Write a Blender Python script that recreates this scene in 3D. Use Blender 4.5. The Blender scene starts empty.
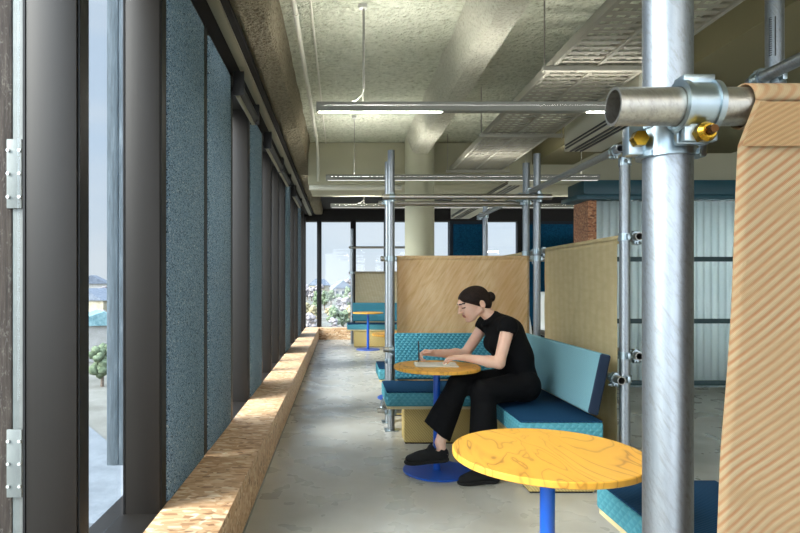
import bpy, bmesh, math, random
import numpy as np
from mathutils import Vector, Matrix, Euler
random.seed(7)
scene = bpy.context.scene
col = scene.collection
PI = math.pi

# ---------------------------------------------------------------- materials
def C(h, a=1.0):
    h = h.lstrip('#')
    def f(c):
        c = c / 255.0
        return c / 12.92 if c <= 0.04045 else ((c + 0.055) / 1.055) ** 2.4
    return (f(int(h[0:2], 16)), f(int(h[2:4], 16)), f(int(h[4:6], 16)), a)

class G:
    def __init__(self, name):
        self.mat = bpy.data.materials.new(name)
        self.mat.use_nodes = True
        self.nt = self.mat.node_tree
        self.nt.nodes.clear()
        self.out = self.nt.nodes.new('ShaderNodeOutputMaterial')
        self.b = self.nt.nodes.new('ShaderNodeBsdfPrincipled')
        self.nt.links.new(self.b.outputs[0], self.out.inputs[0])
    def put(self, sock, v):
        if isinstance(v, bpy.types.NodeSocket):
            self.nt.links.new(v, sock)
        elif hasattr(sock, 'default_value'):
            sock.default_value = v
    def node(self, t, ins=None, **props):
        n = self.nt.nodes.new(t)
        for k, v in props.items():
            setattr(n, k, v)
        for k, v in (ins or {}).items():
            self.put(n.inputs[k], v)
        return n
    def obj(self):
        return self.node('ShaderNodeTexCoord').outputs['Object']
    def mapping(self, vec, scale=(1, 1, 1), rot=(0, 0, 0), loc=(0, 0, 0)):
        return self.node('ShaderNodeMapping', {'Vector': vec, 'Scale': scale, 'Rotation': rot, 'Location': loc}).outputs[0]
    def noise(self, vec, scale, detail=3.0, rough=0.5, dist=0.0):
        return self.node('ShaderNodeTexNoise', {'Vector': vec, 'Scale': scale, 'Detail': detail, 'Roughness': rough, 'Distortion': dist}).outputs[0]
    def voro(self, vec, scale, out='Color', rand=1.0, feature='F1'):
        return self.node('ShaderNodeTexVoronoi', {'Vector': vec, 'Scale': scale, 'Randomness': rand}, feature=feature).outputs[out]
    def math(self, op, a, b=0.0, c=0.0):
        n = self.nt.nodes.new('ShaderNodeMath'); n.operation = op
        self.put(n.inputs[0], a); self.put(n.inputs[1], b); self.put(n.inputs[2], c)
        return n.outputs[0]
    def sep(self, v):
        return self.node('ShaderNodeSeparateXYZ', {0: v}).outputs
    def comb(self, x, y, z):
        return self.node('ShaderNodeCombineXYZ', {0: x, 1: y, 2: z}).outputs[0]
    def ramp(self, f, stops, interp='LINEAR'):
        n = self.nt.nodes.new('ShaderNodeValToRGB')
        cr = n.color_ramp; cr.interpolation = interp
        while len(cr.elements) < len(stops):
            cr.elements.new(0.5)
        for e, (p, c) in zip(cr.elements, stops):
            e.position = p; e.color = c if len(c) == 4 else (*c, 1)
        self.put(n.inputs[0], f)
        return n.outputs[0]
    def mix(self, f, a, b, mode='MIX'):
        n = self.nt.nodes.new('ShaderNodeMix'); n.data_type = 'RGBA'; n.blend_type = mode
        self.put(n.inputs[0], f); self.put(n.inputs[6], a); self.put(n.inputs[7], b)
        return n.outputs[2]
    def bump(self, h, strength=0.5, dist=0.01):
        return self.node('ShaderNodeBump', {'Height': h, 'Strength': strength, 'Distance': dist}).outputs[0]
    def fin(self, base=None, rough=None, metal=None, normal=None, spec=None, **kw):
        b = self.b
        if base is not None: self.put(b.inputs['Base Color'], base)
        if rough is not None: self.put(b.inputs['Roughness'], rough)
        if metal is not None: self.put(b.inputs['Metallic'], metal)
        if normal is not None: self.put(b.inputs['Normal'], normal)
        if spec is not None: self.put(b.inputs['Specular IOR Level'], spec)
        for k, v in kw.items(): self.put(b.inputs[k], v)
        return self.mat

M = {}
def grey(f): return (f, f, f, 1)
def plain(key, hexc, rough=0.5, metal=0.0, var=0.08, scale=8.0):
    g = G(key); o = g.obj()
    c = C(hexc)
    d = tuple(x * (1 - var) for x in c[:3]) + (1,)
    n = g.noise(o, scale, 4)
    M[key] = g.fin(g.mix(n, d, c), rough, metal)
    return M[key]

def mk_osb(key, tones, sc=1.0):
    g = G(key); o = g.obj()
    w = g.noise(o, 6 * sc, 2)
    layers = []
    for i, (rx, ry, rz) in enumerate(((0.2, 0.1, 0.5), (0.1, 0.3, -0.6), (0.3, 0.2, 1.35))):
        v = g.mapping(o, (32 * sc, 92 * sc, 92 * sc), (rx, ry, rz), (i * 3.1, i * 1.7, i))
        layers.append(g.sep(g.voro(v, 1.0))[i % 3])
    pick = g.noise(o, 22 * sc, 1)
    f = g.mix(g.ramp(pick, [(0.45, grey(0)), (0.5, grey(1))]), g.comb(layers[0], layers[0], layers[0]), g.comb(layers[1], layers[1], layers[1]))
    f2 = g.mix(g.ramp(g.noise(g.mapping(o, (1, 1, 1), (0, 0, 1), (5, 5, 5)), 26 * sc, 1), [(0.5, grey(0)), (0.55, grey(1))]), f, g.comb(layers[2], layers[2], layers[2]))
    c = g.ramp(f2, [(0.0, C(tones[0])), (0.18, C(tones[1])), (0.55, C(tones[2])), (0.85, C(tones[3])), (1.0, C(tones[4]))])
    M[key] = g.fin(c, 0.5, 0, g.bump(g.sep(f2)[0], 0.25, 0.002))
mk_osb('osb', ['#946a4a', '#c2976d', '#d4ad85', '#e0c19c', '#eedcc0'], 0.46)
mk_osb('osb_dark', ['#5c341c', '#955c38', '#b3774f', '#c48d63', '#d5aa80'], 0.6)

def mk_felt():
    g = G('felt'); o = g.obj()
    v1 = g.sep(g.voro(o, 330))[0]
    v2 = g.sep(g.voro(g.mapping(o, (1, 1, 1), (0.4, 0.2, 0), (2, 3, 1)), 190))[1]
    c = g.ramp(v1, [(0.0, C('#465d70')), (0.3, C('#688398')), (0.7, C('#7b96aa')), (1.0, C('#a9bbc8'))])
    c2 = g.mix(g.ramp(v2, [(0.10, grey(1)), (0.14, grey(0))]), c, C('#2e414e'))
    c3 = g.mix(g.ramp(v2, [(0.975, grey(0)), (0.985, grey(1))]), c2, C('#c3ced2'))
    M['felt'] = g.fin(c3, 0.95, 0, g.bump(g.noise(o, 260, 2), 0.4, 0.002), 0.1)
mk_felt()

def mk_concrete_floor():
    g = G('polished_concrete'); o = g.obj()
    n1 = g.noise(o, 0.9, 4, 0.5, 0.1); n2 = g.noise(o, 4, 3, 0.5); n3 = g.noise(o, 60, 3)
    c = g.ramp(n1, [(0.3, C('#9b978b')), (0.5, C('#b0aea5')), (0.7, C('#c1c0b9'))])
    c = g.mix(g.ramp(n2, [(0.3, grey(0.0)), (0.9, grey(0.4))]), c, C('#8f8776'))
    st = g.noise(g.mapping(o, (1, 1, 1), (0, 0, 0.3), (9, 2, 0)), 2.6, 3, 0.6, 0.2)
    c = g.mix(g.ramp(st, [(0.45, grey(0)), (0.85, grey(0.2))]), c, C('#c6c4bb'))
    r = g.ramp(n2, [(0.3, grey(0.22)), (0.7, grey(0.38))])
    M['polished_concrete'] = g.fin(c, r, 0, None, 0.45)
mk_concrete_floor()

def mk_spray(key, a, b, c_, bs=0.9, sc=55, bd=0.03):
    g = G(key); o = g.obj()
    n = g.noise(o, sc, 4, 0.6); n2 = g.noise(o, sc * 0.22, 3, 0.6); n3 = g.noise(o, 1.1, 3)
    c = g.ramp(n, [(0.3, C(a)), (0.45, C(b)), (0.7, C(c_))])
    c = g.mix(g.ramp(n3, [(0.35, grey(0.0)), (0.7, grey(0.35))]), c, C(a))
    h = g.math('ADD', g.math('MULTIPLY', n, 0.6), n2)
    M[key] = g.fin(c, 0.95, 0, g.bump(h, bs, bd), 0.1)
mk_spray('spray_slab', '#a3a892', '#c6cab6', '#d8dbc9', 1.0, 28, 0.07)
mk_spray('spray_beam', '#a5a592', '#c2c2b0', '#d4d3c4', 1.0, 60, 0.035)
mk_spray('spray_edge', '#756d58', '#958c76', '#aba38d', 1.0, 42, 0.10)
plain('beam_paint', '#aeab92', 0.8, 0, 0.1, 3)
plain('olive_paint', '#7d7656', 0.85, 0, 0.2, 2.5)
plain('column_paint', '#b4b39c', 0.8, 0, 0.08, 3)

def mk_galv(key, dark, light, rough):
    g = G(key); o = g.obj()
    v = g.noise(g.mapping(o, (1, 1, 0.12)), 110, 4, 0.7)
    st = g.noise(g.mapping(g.mapping(o, (1, 1, 1), (0.3, 0.45, 0)), (190, 190, 26)), 1.0, 4, 0.7)
    n = g.noise(o, 9, 3)
    c = g.mix(v, C(dark), C(light))
    c = g.mix(g.ramp(st, [(0.48, grey(0)), (0.66, grey(0.5))]), c, C('#7d7c77'))
    r = g.math('ADD', g.math('MULTIPLY', st, 0.22), rough)
    M[key] = g.fin(c, r, 1.0, g.bump(g.math('ADD', n, g.math('MULTIPLY', st, 0.35)), 0.12, 0.003))
mk_galv('galvanised', '#868d93', '#a5abb0', 0.34)
mk_galv('galvanised_dull', '#94918a', '#bdb9ae', 0.26)
plain('zinc', '#a8b6bc', 0.32, 1.0, 0.25, 60)
plain('brass', '#b98f2e', 0.25, 1.0, 0.3, 60)
plain('bronze_nut', '#5c3d22', 0.2, 1.0, 0.3, 40)
plain('bore', '#5d6063', 0.6, 1.0)

def mk_alu(key, hexc, rough):
    g = G(key); o = g.obj()
    s = g.noise(g.mapping(o, (200, 200, 1.5)), 1.0, 3)
    c = C(hexc); d = tuple(x * 0.8 for x in c[:3]) + (1,)
    M[key] = g.fin(g.mix(s, d, c), rough, 0.4, None, 0.4)
mk_alu('bronze_alu', '#292521', 0.48)
mk_alu('bronze_alu_dark', '#1c1b1a', 0.5)
mk_alu('strip_alu', '#8b8874', 0.5)
plain('black_soffit', '#15120f', 0.85)
plain('black_plastic', '#191919', 0.45)
plain('black_rubber', '#0c0c0c', 0.9)
plain('fixture_alu', '#85867f', 0.85, 0.0)
plain('fixture_white', '#d0d2ca', 0.45)
plain('duct_white', '#c9c6b3', 0.6, 0, 0.05, 4)
plain('tray_paint', '#9b988a', 0.55, 0.1, 0.08, 5)
plain('pipe_white', '#cfcebf', 0.5, 0, 0.08, 6)
plain('cable_white', '#8a8b82', 0.6)
plain('teal_fascia', '#084653', 0.5, 0, 0.2, 6)
plain('rail_green', '#15393c', 0.5)
plain('navy_paint', '#12202c', 0.8)
plain('wall_paint', '#b9b49a', 0.85)
plain('blue_coat', '#1453b4', 0.33, 0, 0.06, 20)
plain('chair_shell', '#d6d9d6', 0.5)
plain('blind_black', '#211f1e', 0.55, 0.2)

def mk_navy_panel():
    g = G('navy_felt'); o = g.obj()
    v = g.sep(g.voro(o, 60))[0]
    M['navy_felt'] = g.fin(g.mix(v, C('#0b3450'), C('#15506e')), 0.95, 0, None, 0.1)
mk_navy_panel()

def mk_quilt(key, c1, c2, s, dist):
    g = G(key); x, y, z = g.sep(g.obj())
    u = g.math('ADD', x, y)
    a = g.math('FRACT', g.math('ADD', g.math('DIVIDE', g.math('ADD', g.math('MULTIPLY', u, 1.0), g.math('MULTIPLY', z, 1.0)), s), 100.0))
    b = g.math('FRACT', g.math('ADD', g.math('DIVIDE', g.math('SUBTRACT', g.math('MULTIPLY', u, 1.0), g.math('MULTIPLY', z, 1.0)), s), 100.0))
    ha = g.math('ABSOLUTE', g.math('SUBTRACT', a, 0.5)); hb = g.math('ABSOLUTE', g.math('SUBTRACT', b, 0.5))
    tri = g.math('GREATER_THAN', a, b)
    h = g.math('ADD', g.math('MULTIPLY', g.math('MAXIMUM', ha, hb), -1.2), g.math('MULTIPLY', tri, 0.18))
    fine = g.noise(g.obj(), 900, 1)
    colr = g.mix(g.math('MULTIPLY', g.math('ADD', tri, g.math('MULTIPLY', fine, 0.5)), 0.7), C(c1), C(c2))
    edge = g.math('GREATER_THAN', g.math('MAXIMUM', ha, hb), 0.44)
    colr = g.mix(g.math('MULTIPLY', edge, 0.55), colr, C(c1))
    M[key] = g.fin(colr, 0.9, 0, g.bump(h, 0.8, dist), 0.15)
mk_quilt('teal_quilt', '#2b7186', '#5c9fae', 0.040, 0.008)
mk_quilt('teal_quilt_light', '#4a8f9c', '#5d9fab', 0.044, 0.008)
mk_quilt('teal_soft', '#66919b', '#7299a3', 0.024, 0.003)
def mk_navy_seat():
    g = G('navy_ribbed'); x, y, z = g.sep(g.obj())
    u = g.math('ADD', x, y)
    w = g.math('SINE', g.math('MULTIPLY', u, 260.0))
    n = g.noise(g.obj(), 500, 2)
    c = g.mix(g.math('ADD', g.math('MULTIPLY', w, 0.25), g.math('MULTIPLY', n, 0.5)), C('#08304d'), C('#0f4468'))
    M['navy_ribbed'] = g.fin(c, 0.85, 0, g.bump(w, 0.4, 0.002), 0.2)
mk_navy_seat()
plain('navy_cloth', '#0a2038', 0.9, 0, 0.2, 300)
plain('pale_piping', '#b9c4ad', 0.8)

def mk_plinth():
    g = G('reed_board'); x, y, z = g.sep(g.obj())
    u = g.math('ADD', x, y)
    d = g.math('ADD', g.math('MULTIPLY', u, 300.0), g.math('MULTIPLY', z, 260.0))
    w = g.math('SINE', g.math('ADD', d, g.math('MULTIPLY', g.noise(g.obj(), 14, 2), 6.0)))
    c = g.mix(g.math('ADD', g.math('MULTIPLY', w, 0.4), 0.5), C('#a98f52'), C('#d0b978'))
    M['reed_board'] = g.fin(c, 0.7, 0, g.bump(w, 0.2, 0.002))
mk_plinth()
plain('pale_ply', '#d8c896', 0.6, 0, 0.12, 12)

def mk_yellow():
    g = G('yellow_ply'); o = g.obj()
    v = g.mapping(o, (3.4, 1.15, 1.0), (0, 0, 0.45))
    n = g.noise(v, 1.7, 2.5, 0.45, 0.9)
    fr = g.math('FRACT', g.math('MULTIPLY', n, 9.0))
    line = g.ramp(fr, [(0.0, grey(0.9)), (0.10, grey(0.25)), (0.35, grey(0.0)), (0.9, grey(0.15)), (1.0, grey(0.85))])
    br = g.noise(g.mapping(o, (60, 6, 6), (0, 0, 0.45)), 1.0, 3)
    patch = g.ramp(g.noise(o, 2.3, 2), [(0.35, grey(0.3)), (0.6, grey(1.0))])
    f = g.math('MULTIPLY', g.math('MULTIPLY', line, patch), g.math('ADD', br, 0.55))
    c = g.mix(g.math('MULTIPLY', f, 0.95), g.mix(n, C('#dd9f36'), C('#e8b04a')), C('#8f5a22'))
    M['yellow_ply'] = g.fin(c, 0.38, 0, None, 0.4)
mk_yellow()

def mk_fabric(key, c1, c2, c3, period, ang, fine_s, transl=0.25, lw=(0.25, 0.75)):
    g = G(key); x, y, z = g.sep(g.obj())
    u = g.math('ADD', x, y)
    wob = g.math('MULTIPLY', g.noise(g.obj(), 7, 3), 1.6)
    d = g.math('ADD', g.math('MULTIPLY', u, math.sin(ang) * 2 * PI / period), g.math('MULTIPLY', z, math.cos(ang) * 2 * PI / period))
    w = g.math('ADD', g.math('MULTIPLY', g.math('SINE', g.math('ADD', d, wob)), 0.5), 0.5)
    wx = g.math('SINE', g.math('MULTIPLY', u, fine_s)); wz = g.math('SINE', g.math('MULTIPLY', z, fine_s))
    weave = g.math('MULTIPLY', wx, wz)
    big = g.noise(g.mapping(g.obj(), (1, 1, 3), (0, 0.5, 0)), 9, 3)
    c = g.mix(g.ramp(w, [(lw[0], grey(0)), (lw[1], grey(1))]), C(c1), C(c2))
    c = g.mix(g.ramp(big, [(0.4, grey(0)), (0.7, grey(0.7))]), c, C(c3))
    c = g.mix(g.math('ADD', g.math('MULTIPLY', weave, 0.12), 0.12), c, C('#6d5636'))
    nrm = g.bump(g.math('ADD', w, g.math('MULTIPLY', weave, 0.4)), 0.35, 0.002)
    g.fin(c, 0.85, 0, nrm, 0.2)
    tr = g.node('ShaderNodeBsdfTranslucent', {'Color': c, 'Normal': nrm})
    mx = g.node('ShaderNodeMixShader', {0: transl, 1: g.b.outputs[0], 2: tr.outputs[0]})
    g.nt.links.new(mx.outputs[0], g.out.inputs[0])
    M[key] = g.mat
mk_fabric('mesh_near', '#94694a', '#a08f70', '#997f5e', 0.0100, -0.66, 2600, 0.2, (0.0, 0.7))
def mk_crease(key, c1, c2, c3, transl=0.3):
    g = G(key); o = g.obj()
    n = g.noise(g.mapping(g.mapping(o, (1, 1, 1), (0, -0.55, 0)), (42, 42, 5)), 1.0, 4, 0.6, 0.5)
    n2 = g.noise(g.mapping(o, (3, 3, 1.2), (0, 0.6, 0)), 1.0, 3)
    c = g.ramp(n, [(0.32, C(c1)), (0.5, C(c2)), (0.68, C(c3))])
    c = g.mix(g.ramp(n2, [(0.4, grey(0)), (0.7, grey(0.5))]), c, C('#d3a873'))
    nrm = g.bump(n, 0.4, 0.006)
    g.fin(c, 0.85, 0, nrm, 0.15)
    tr = g.node('ShaderNodeBsdfTranslucent', {'Color': c, 'Normal': nrm})
    mx = g.node('ShaderNodeMixShader', {0: transl, 1: g.b.outputs[0], 2: tr.outputs[0]})
    g.nt.links.new(mx.outputs[0], g.out.inputs[0]); M[key] = g.mat
mk_crease('mesh_back', '#d4b381', '#e4c89c', '#ecd6b1')
mk_fabric('mesh_side', '#cfc097', '#d3c59e', '#c6b78d', 0.10, -1.5, 0, 0.3)
mk_fabric('mesh_far', '#e6ddc2', '#ece5d0', '#ddd2b2', 0.06, 1.3, 0, 0.7)  # cloth tone lightened to stand in for the window light behind

mk_fabric('mesh_hem', '#8f6a4a', '#957d5a', '#8f7350', 0.0060, -0.5, 2600, 0.1, (0.0, 0.8))
def mk_polycarb():
    g = G('polycarbonate'); o = g.obj()
    n = g.noise(g.mapping(o, (3, 3, 0.8)), 2.5, 3)
    c = g.mix(n, C('#c3d3d6'), C('#e4edee'))
    g.fin(c, 0.3, 0, None, 0.5)
    tr = g.node('ShaderNodeBsdfTranslucent', {'Color': c})
    mx = g.node('ShaderNodeMixShader', {0: 0.6, 1: g.b.outputs[0], 2: tr.outputs[0]})
    g.nt.links.new(mx.outputs[0], g.out.inputs[0])
    M['polycarbonate'] = g.mat
mk_polycarb()

def mk_glass():
    g = G('window_glass')
    t = g.node('ShaderNodeBsdfTransparent', {'Color': (0.93, 0.96, 0.97, 1)})
    s = g.node('ShaderNodeBsdfGlossy', {'Color': grey(1), 'Roughness': 0.02})
    lw = g.node('ShaderNodeLayerWeight', {'Blend': 0.5})
    fr = g.math('ADD', g.math('MULTIPLY', g.math('POWER', lw.outputs['Facing'], 4.0), 0.35), 0.02)
    mx = g.node('ShaderNodeMixShader', {0: fr, 1: t.outputs[0], 2: s.outputs[0]})
    g.nt.links.new(mx.outputs[0], g.out.inputs[0])
    M['window_glass'] = g.mat
mk_glass()

def mk_weathered():
    g = G('weathered_timber'); o = g.obj()
    n = g.noise(g.mapping(o, (70, 70, 5)), 1.0, 5, 0.7)
    n2 = g.noise(g.mapping(o, (20, 20, 9), (0.5, 0.3, 0)), 2.0, 4, 0.8, 1.5)
    c = g.ramp(n, [(0.3, C('#271f1a')), (0.5, C('#3b3129')), (0.7, C('#564c42'))])
    c = g.mix(g.ramp(n2, [(0.58, grey(0)), (0.62, grey(0.5)), (0.66, grey(0))]), c, C('#857d73'))
    M['weathered_timber'] = g.fin(c, 0.9, 0, g.bump(n, 0.4, 0.005))
mk_weathered()
M['weathered_hazed'] = None
def mk_wg():
    g = G('weathered_hazed'); o = g.obj()  # weathered timber with haze and glass tint put into its grey
    n = g.noise(g.mapping(o, (60, 60, 5)), 1.0, 5, 0.7)
    M['weathered_hazed'] = g.fin(g.ramp(n, [(0.3, C('#3e464b')), (0.55, C('#566066')), (0.75, C('#788085'))]), 0.9, 0, g.bump(n, 0.4, 0.005))
mk_wg()
plain('weathered_steel', '#7d807b', 0.6, 0.3, 0.35, 25)
plain('bolt_steel', '#d2d2cc', 0.35, 0.7)

def mk_emit(key, colr, strength):
    g = G(key)
    g.fin(C('#ffffff'), 0.5)
    g.put(g.b.inputs['Emission Color'], colr); g.put(g.b.inputs['Emission Strength'], strength)
    M[key] = g.mat
mk_emit('led_down', (1.0, 0.95, 0.87, 1), 90.0)
mk_emit('led_dim', (1.0, 0.96, 0.9, 1), 0.35)
mk_emit('up_fill', (1.0, 0.97, 0.92, 1), 50.0)
mk_emit('up_fill_soft', (1.0, 0.97, 0.92, 1), 17.0)
mk_emit('pod_fill_glow', (0.93, 0.97, 1.0, 1), 60.0)

def mk_skin():
    g = G('skin'); o = g.obj()
    n = g.noise(o, 14, 3); n2 = g.noise(o, 160, 2)
    c = g.mix(n, C('#d3a389'), C('#e6c1aa'))
    c = g.mix(g.ramp(n2, [(0.6, grey(0)), (0.8, grey(0.3))]), c, C('#c4846c'))
    M['skin'] = g.fin(c, 0.5, 0, g.bump(n2, 0.05, 0.001), 0.35)
    g.put(g.b.inputs['Subsurface Weight'], 0.12); g.put(g.b.inputs['Subsurface Radius'], (0.02, 0.008, 0.004))
mk_skin()
plain('lips', '#b5766a', 0.45)
plain('eye_line', '#33221c', 0.6)
def mk_hair():
    g = G('hair'); o = g.obj()
    n = g.noise(g.mapping(o, (40, 220, 220), (0, 0.5, 0)), 1.0, 3)
    M['hair'] = g.fin(g.ramp(n, [(0.35, C('#120b08')), (0.65, C('#2a1b13'))]), 0.62, 0, g.bump(n, 0.6, 0.004), 0.2)
mk_hair()
def mk_black_cloth():
    g = G('black_cloth'); o = g.obj()
    n = g.noise(g.mapping(o, (1, 1, 1)), 9, 3, 0.5, 0.6); f = g.noise(o, 700, 1)
    M['black_cloth'] = g.fin(g.mix(f, C('#070708'), C('#0e0e10')), 0.85, 0, g.bump(n, 0.5, 0.02), 0.15)
mk_black_cloth()
plain('shoe_black', '#050505', 0.9, 0, 0.3, 60)
plain('paper_grey', '#c9c4b4', 0.6)
plain('page_white', '#e6e2d6', 0.7)
plain('pen_dark', '#23262c', 0.3)

def mk_ext(key, a, b, sc):  # far trees and houses are paled in colour to stand in for haze
    g = G(key); o = g.obj()
    n = g.noise(o, sc, 4, 0.65)
    M[key] = g.fin(g.ramp(n, [(0.35, C(a)), (0.65, C(b))]), 0.95, 0, g.bump(n, 0.5, 0.3), 0.1)
mk_ext('hill_ground', '#5d5b54', '#78766f', 0.12)
mk_ext('asphalt_pale', '#5f6366', '#6c7073', 0.5)
mk_ext('leaf_green', '#515c48', '#727c62', 2.0)
mk_ext('leaf_yellow', '#85795a', '#a1967a', 2.0)
mk_ext('twig_lilac', '#77706f', '#979090', 2.0)
mk_ext('bark', '#5f5349', '#7b6e62', 3.0)
mk_ext('roof_slate', '#5d636c', '#727881', 1.0)
mk_ext('roof_teal', '#5f7f84', '#86a2a4', 1.0)
mk_ext('render_wall', '#8f8b84', '#a19d97', 0.5)
mk_ext('render_cream', '#968c76', '#a89f8b', 0.5)
plain('house_window', '#39414a', 0.2)

# ---------------------------------------------------------------- builders
class MB:
    """collects shapes in world coordinates and links them as one mesh"""
    def __init__(self): self.bm = bmesh.new(); self.mi = 0
    def _tag(self, faces, smooth):
        for f in faces: f.smooth = smooth; f.material_index = self.mi
    def box(self, a, b, bevel=0.0, seg=2):
        lo = Vector([min(a[i], b[i]) for i in range(3)]); hi = Vector([max(a[i], b[i]) for i in range(3)])
        r = bmesh.ops.create_cube(self.bm, size=1.0)
        vs = r['verts']
        for v in vs:
            v.co = Vector(((v.co[i] + 0.5) * (hi[i] - lo[i]) + lo[i]) for i in range(3))
        fs = {f for v in vs for f in v.link_faces}
        self._tag(fs, False)
        if bevel:
            es = list({e for v in vs for e in v.link_edges})
            res = bmesh.ops.bevel(self.bm, geom=es, offset=bevel, segments=seg, affect='EDGES', profile=0.5)
            self._tag(res['faces'], True)
        return self
    def hexa(self, pts, bevel=0.0, seg=2):
        """8 points: bottom quad then top quad"""
        vs = [self.bm.verts.new(p) for p in pts]
        fs = []
        for q in ((3, 2, 1, 0), (4, 5, 6, 7), (0, 1, 5, 4), (1, 2, 6, 5), (2, 3, 7, 6), (3, 0, 4, 7)):
            fs.append(self.bm.faces.new([vs[i] for i in q]))
        self._tag(fs, False)
        bmesh.ops.recalc_face_normals(self.bm, faces=fs)
        if bevel:
            es = list({e for v in vs for e in v.link_edges})
            res = bmesh.ops.bevel(self.bm, geom=es, offset=bevel, segments=seg, affect='EDGES', profile=0.5)
            self._tag(res['faces'], True)
        return self
    def cyl(self, a, b, r, r2=None, n=24, caps=True, smooth=True):
        a = Vector(a); b = Vector(b); d = b - a
        r2 = r if r2 is None else r2
        q = d.to_track_quat('Z', 'Y')
        ra, rb = [], []
        for i in range(n):
            t = 2 * PI * i / n
            e = q @ Vector((math.cos(t), math.sin(t), 0))
            ra.append(self.bm.verts.new(a + e * r)); rb.append(self.bm.verts.new(b + e * r2))
        side = [self.bm.faces.new((ra[i], ra[(i + 1) % n], rb[(i + 1) % n], rb[i])) for i in range(n)]
        self._tag(side, smooth)
        if caps:
            self._tag([self.bm.faces.new(ra[::-1]), self.bm.faces.new(rb)], False)
        return self
    def ring(self, c, ax, ri, ro, w, n=28, a0=0.0, a1=2 * PI, ref=None):
        """hollow band (or arc of one) about axis ax"""
        c = Vector(c); ax = Vector(ax).normalized()
        ref = Vector(ref) if ref else (Vector((0, 0, 1)) if abs(ax.z) < 0.9 else Vector((1, 0, 0)))
        u = (ref - ax * ref.dot(ax)).normalized(); v = ax.cross(u)
        full = abs(a1 - a0) > 2 * PI - 1e-4
        k = n if full else n + 1
        rows = []
        for i in range(k):
            t = a0 + (a1 - a0) * i / n
            e = u * math.cos(t) + v * math.sin(t)
            rows.append([self.bm.verts.new(c + e * rr + ax * s) for rr, s in ((ri, -w / 2), (ro, -w / 2), (ro, w / 2), (ri, w / 2))])
        for i in range(n if full else n):
            p, q = rows[i], rows[(i + 1) % k]
            for j in range(4):
                f = self.bm.faces.new((p[j], q[j], q[(j + 1) % 4], p[(j + 1) % 4])); self._tag([f], j in (1, 3))
        if not full:
            self._tag([self.bm.faces.new(rows[0]), self.bm.faces.new(rows[-1][::-1])], False)
        return self
    def pipe(self, a, b, ro, ri, n=32):
        """open-ended tube with wall thickness"""
        a = Vector(a); b = Vector(b)
        return self.ring((a + b) / 2, b - a, ri, ro, (b - a).length, n)
    def path(self, pts, r, n=12):
        pts = [Vector(p) for p in pts]
        prev = None; u = None
        for i, p in enumerate(pts):
            d = (pts[min(i + 1, len(pts) - 1)] - pts[max(i - 1, 0)]).normalized()
            if u is None:
                u = d.orthogonal().normalized()
            u = (u - d * u.dot(d)).normalized(); v = d.cross(u)
            rr = r[i] if isinstance(r, (list, tuple)) else r
            ring = [self.bm.verts.new(p + (u * math.cos(2 * PI * k / n) + v * math.sin(2 * PI * k / n)) * rr) for k in range(n)]
            if prev:
                self._tag([self.bm.faces.new((prev[k], prev[(k + 1) % n], ring[(k + 1) % n], ring[k])) for k in range(n)], True)
            else:
                self._tag([self.bm.faces.new(ring[::-1])], False)
            prev = ring
        self._tag([self.bm.faces.new(prev)], False)
        return self
    def lathe(self, c, prof, n=48):
        """profile of (r, z) revolved about the vertical through c"""
        c = Vector(c); rows = []
        for r, z in prof:
            if r < 1e-6: rows.append([self.bm.verts.new(c + Vector((0, 0, z)))])
            else: rows.append([self.bm.verts.new(c + Vector((r * math.cos(2 * PI * i / n), r * math.sin(2 * PI * i / n), z))) for i in range(n)])
        for p, q in zip(rows, rows[1:]):
            for i in range(n):
                j = (i + 1) % n
                if len(p) == 1: f = self.bm.faces.new((p[0], q[j], q[i]))
                elif len(q) == 1: f = self.bm.faces.new((p[i], p[j], q[0]))
                else: f = self.bm.faces.new((p[i], p[j], q[j], q[i]))
                self._tag([f], True)
        return self
    def sheet(self, rows, smooth=True):
        vs = [[self.bm.verts.new(p) for p in r] for r in rows]
        for a, b in zip(vs, vs[1:]):
            for i in range(len(a) - 1):
                self._tag([self.bm.faces.new((a[i], a[i + 1], b[i + 1], b[i]))], smooth)
        return self
    def blob(self, c, r, sub=2, amp=0.0, fr=1.0, scale=(1, 1, 1), seed=0):
        res = bmesh.ops.create_icosphere(self.bm, subdivisions=sub, radius=1.0)
        from mathutils import noise
        for v in res['verts']:
            d = v.co.normalized()
            k = 1 + amp * noise.noise(d * fr * 3 + Vector((seed * 7.3, seed * 3.1, seed)))
            v.co = Vector(c) + Vector((d.x * r * scale[0], d.y * r * scale[1], d.z * r * scale[2])) * k
        self._tag({f for v in res['verts'] for f in v.link_faces}, True)
        return self
    def build(self, name, mats, parent=None, origin=None, sharp=35):
        me = bpy.data.meshes.new(name)
        bmesh.ops.recalc_face_normals(self.bm, faces=self.bm.faces)
        off = Vector(origin) if origin is not None else Vector((0, 0, 0))
        if parent is not None: off = world_loc(parent)
        bmesh.ops.translate(self.bm, verts=self.bm.verts, vec=-off)
        self.bm.to_mesh(me); self.bm.free()
        for m in (mats if isinstance(mats, (list, tuple)) else [mats]):
            me.materials.append(M[m] if isinstance(m, str) else m)
        if sharp: me.set_sharp_from_angle(angle=math.radians(sharp))
        o = bpy.data.objects.new(name, me); col.objects.link(o)
        if parent is not None: o.parent = parent
        else: o.location = off
        return o

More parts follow.
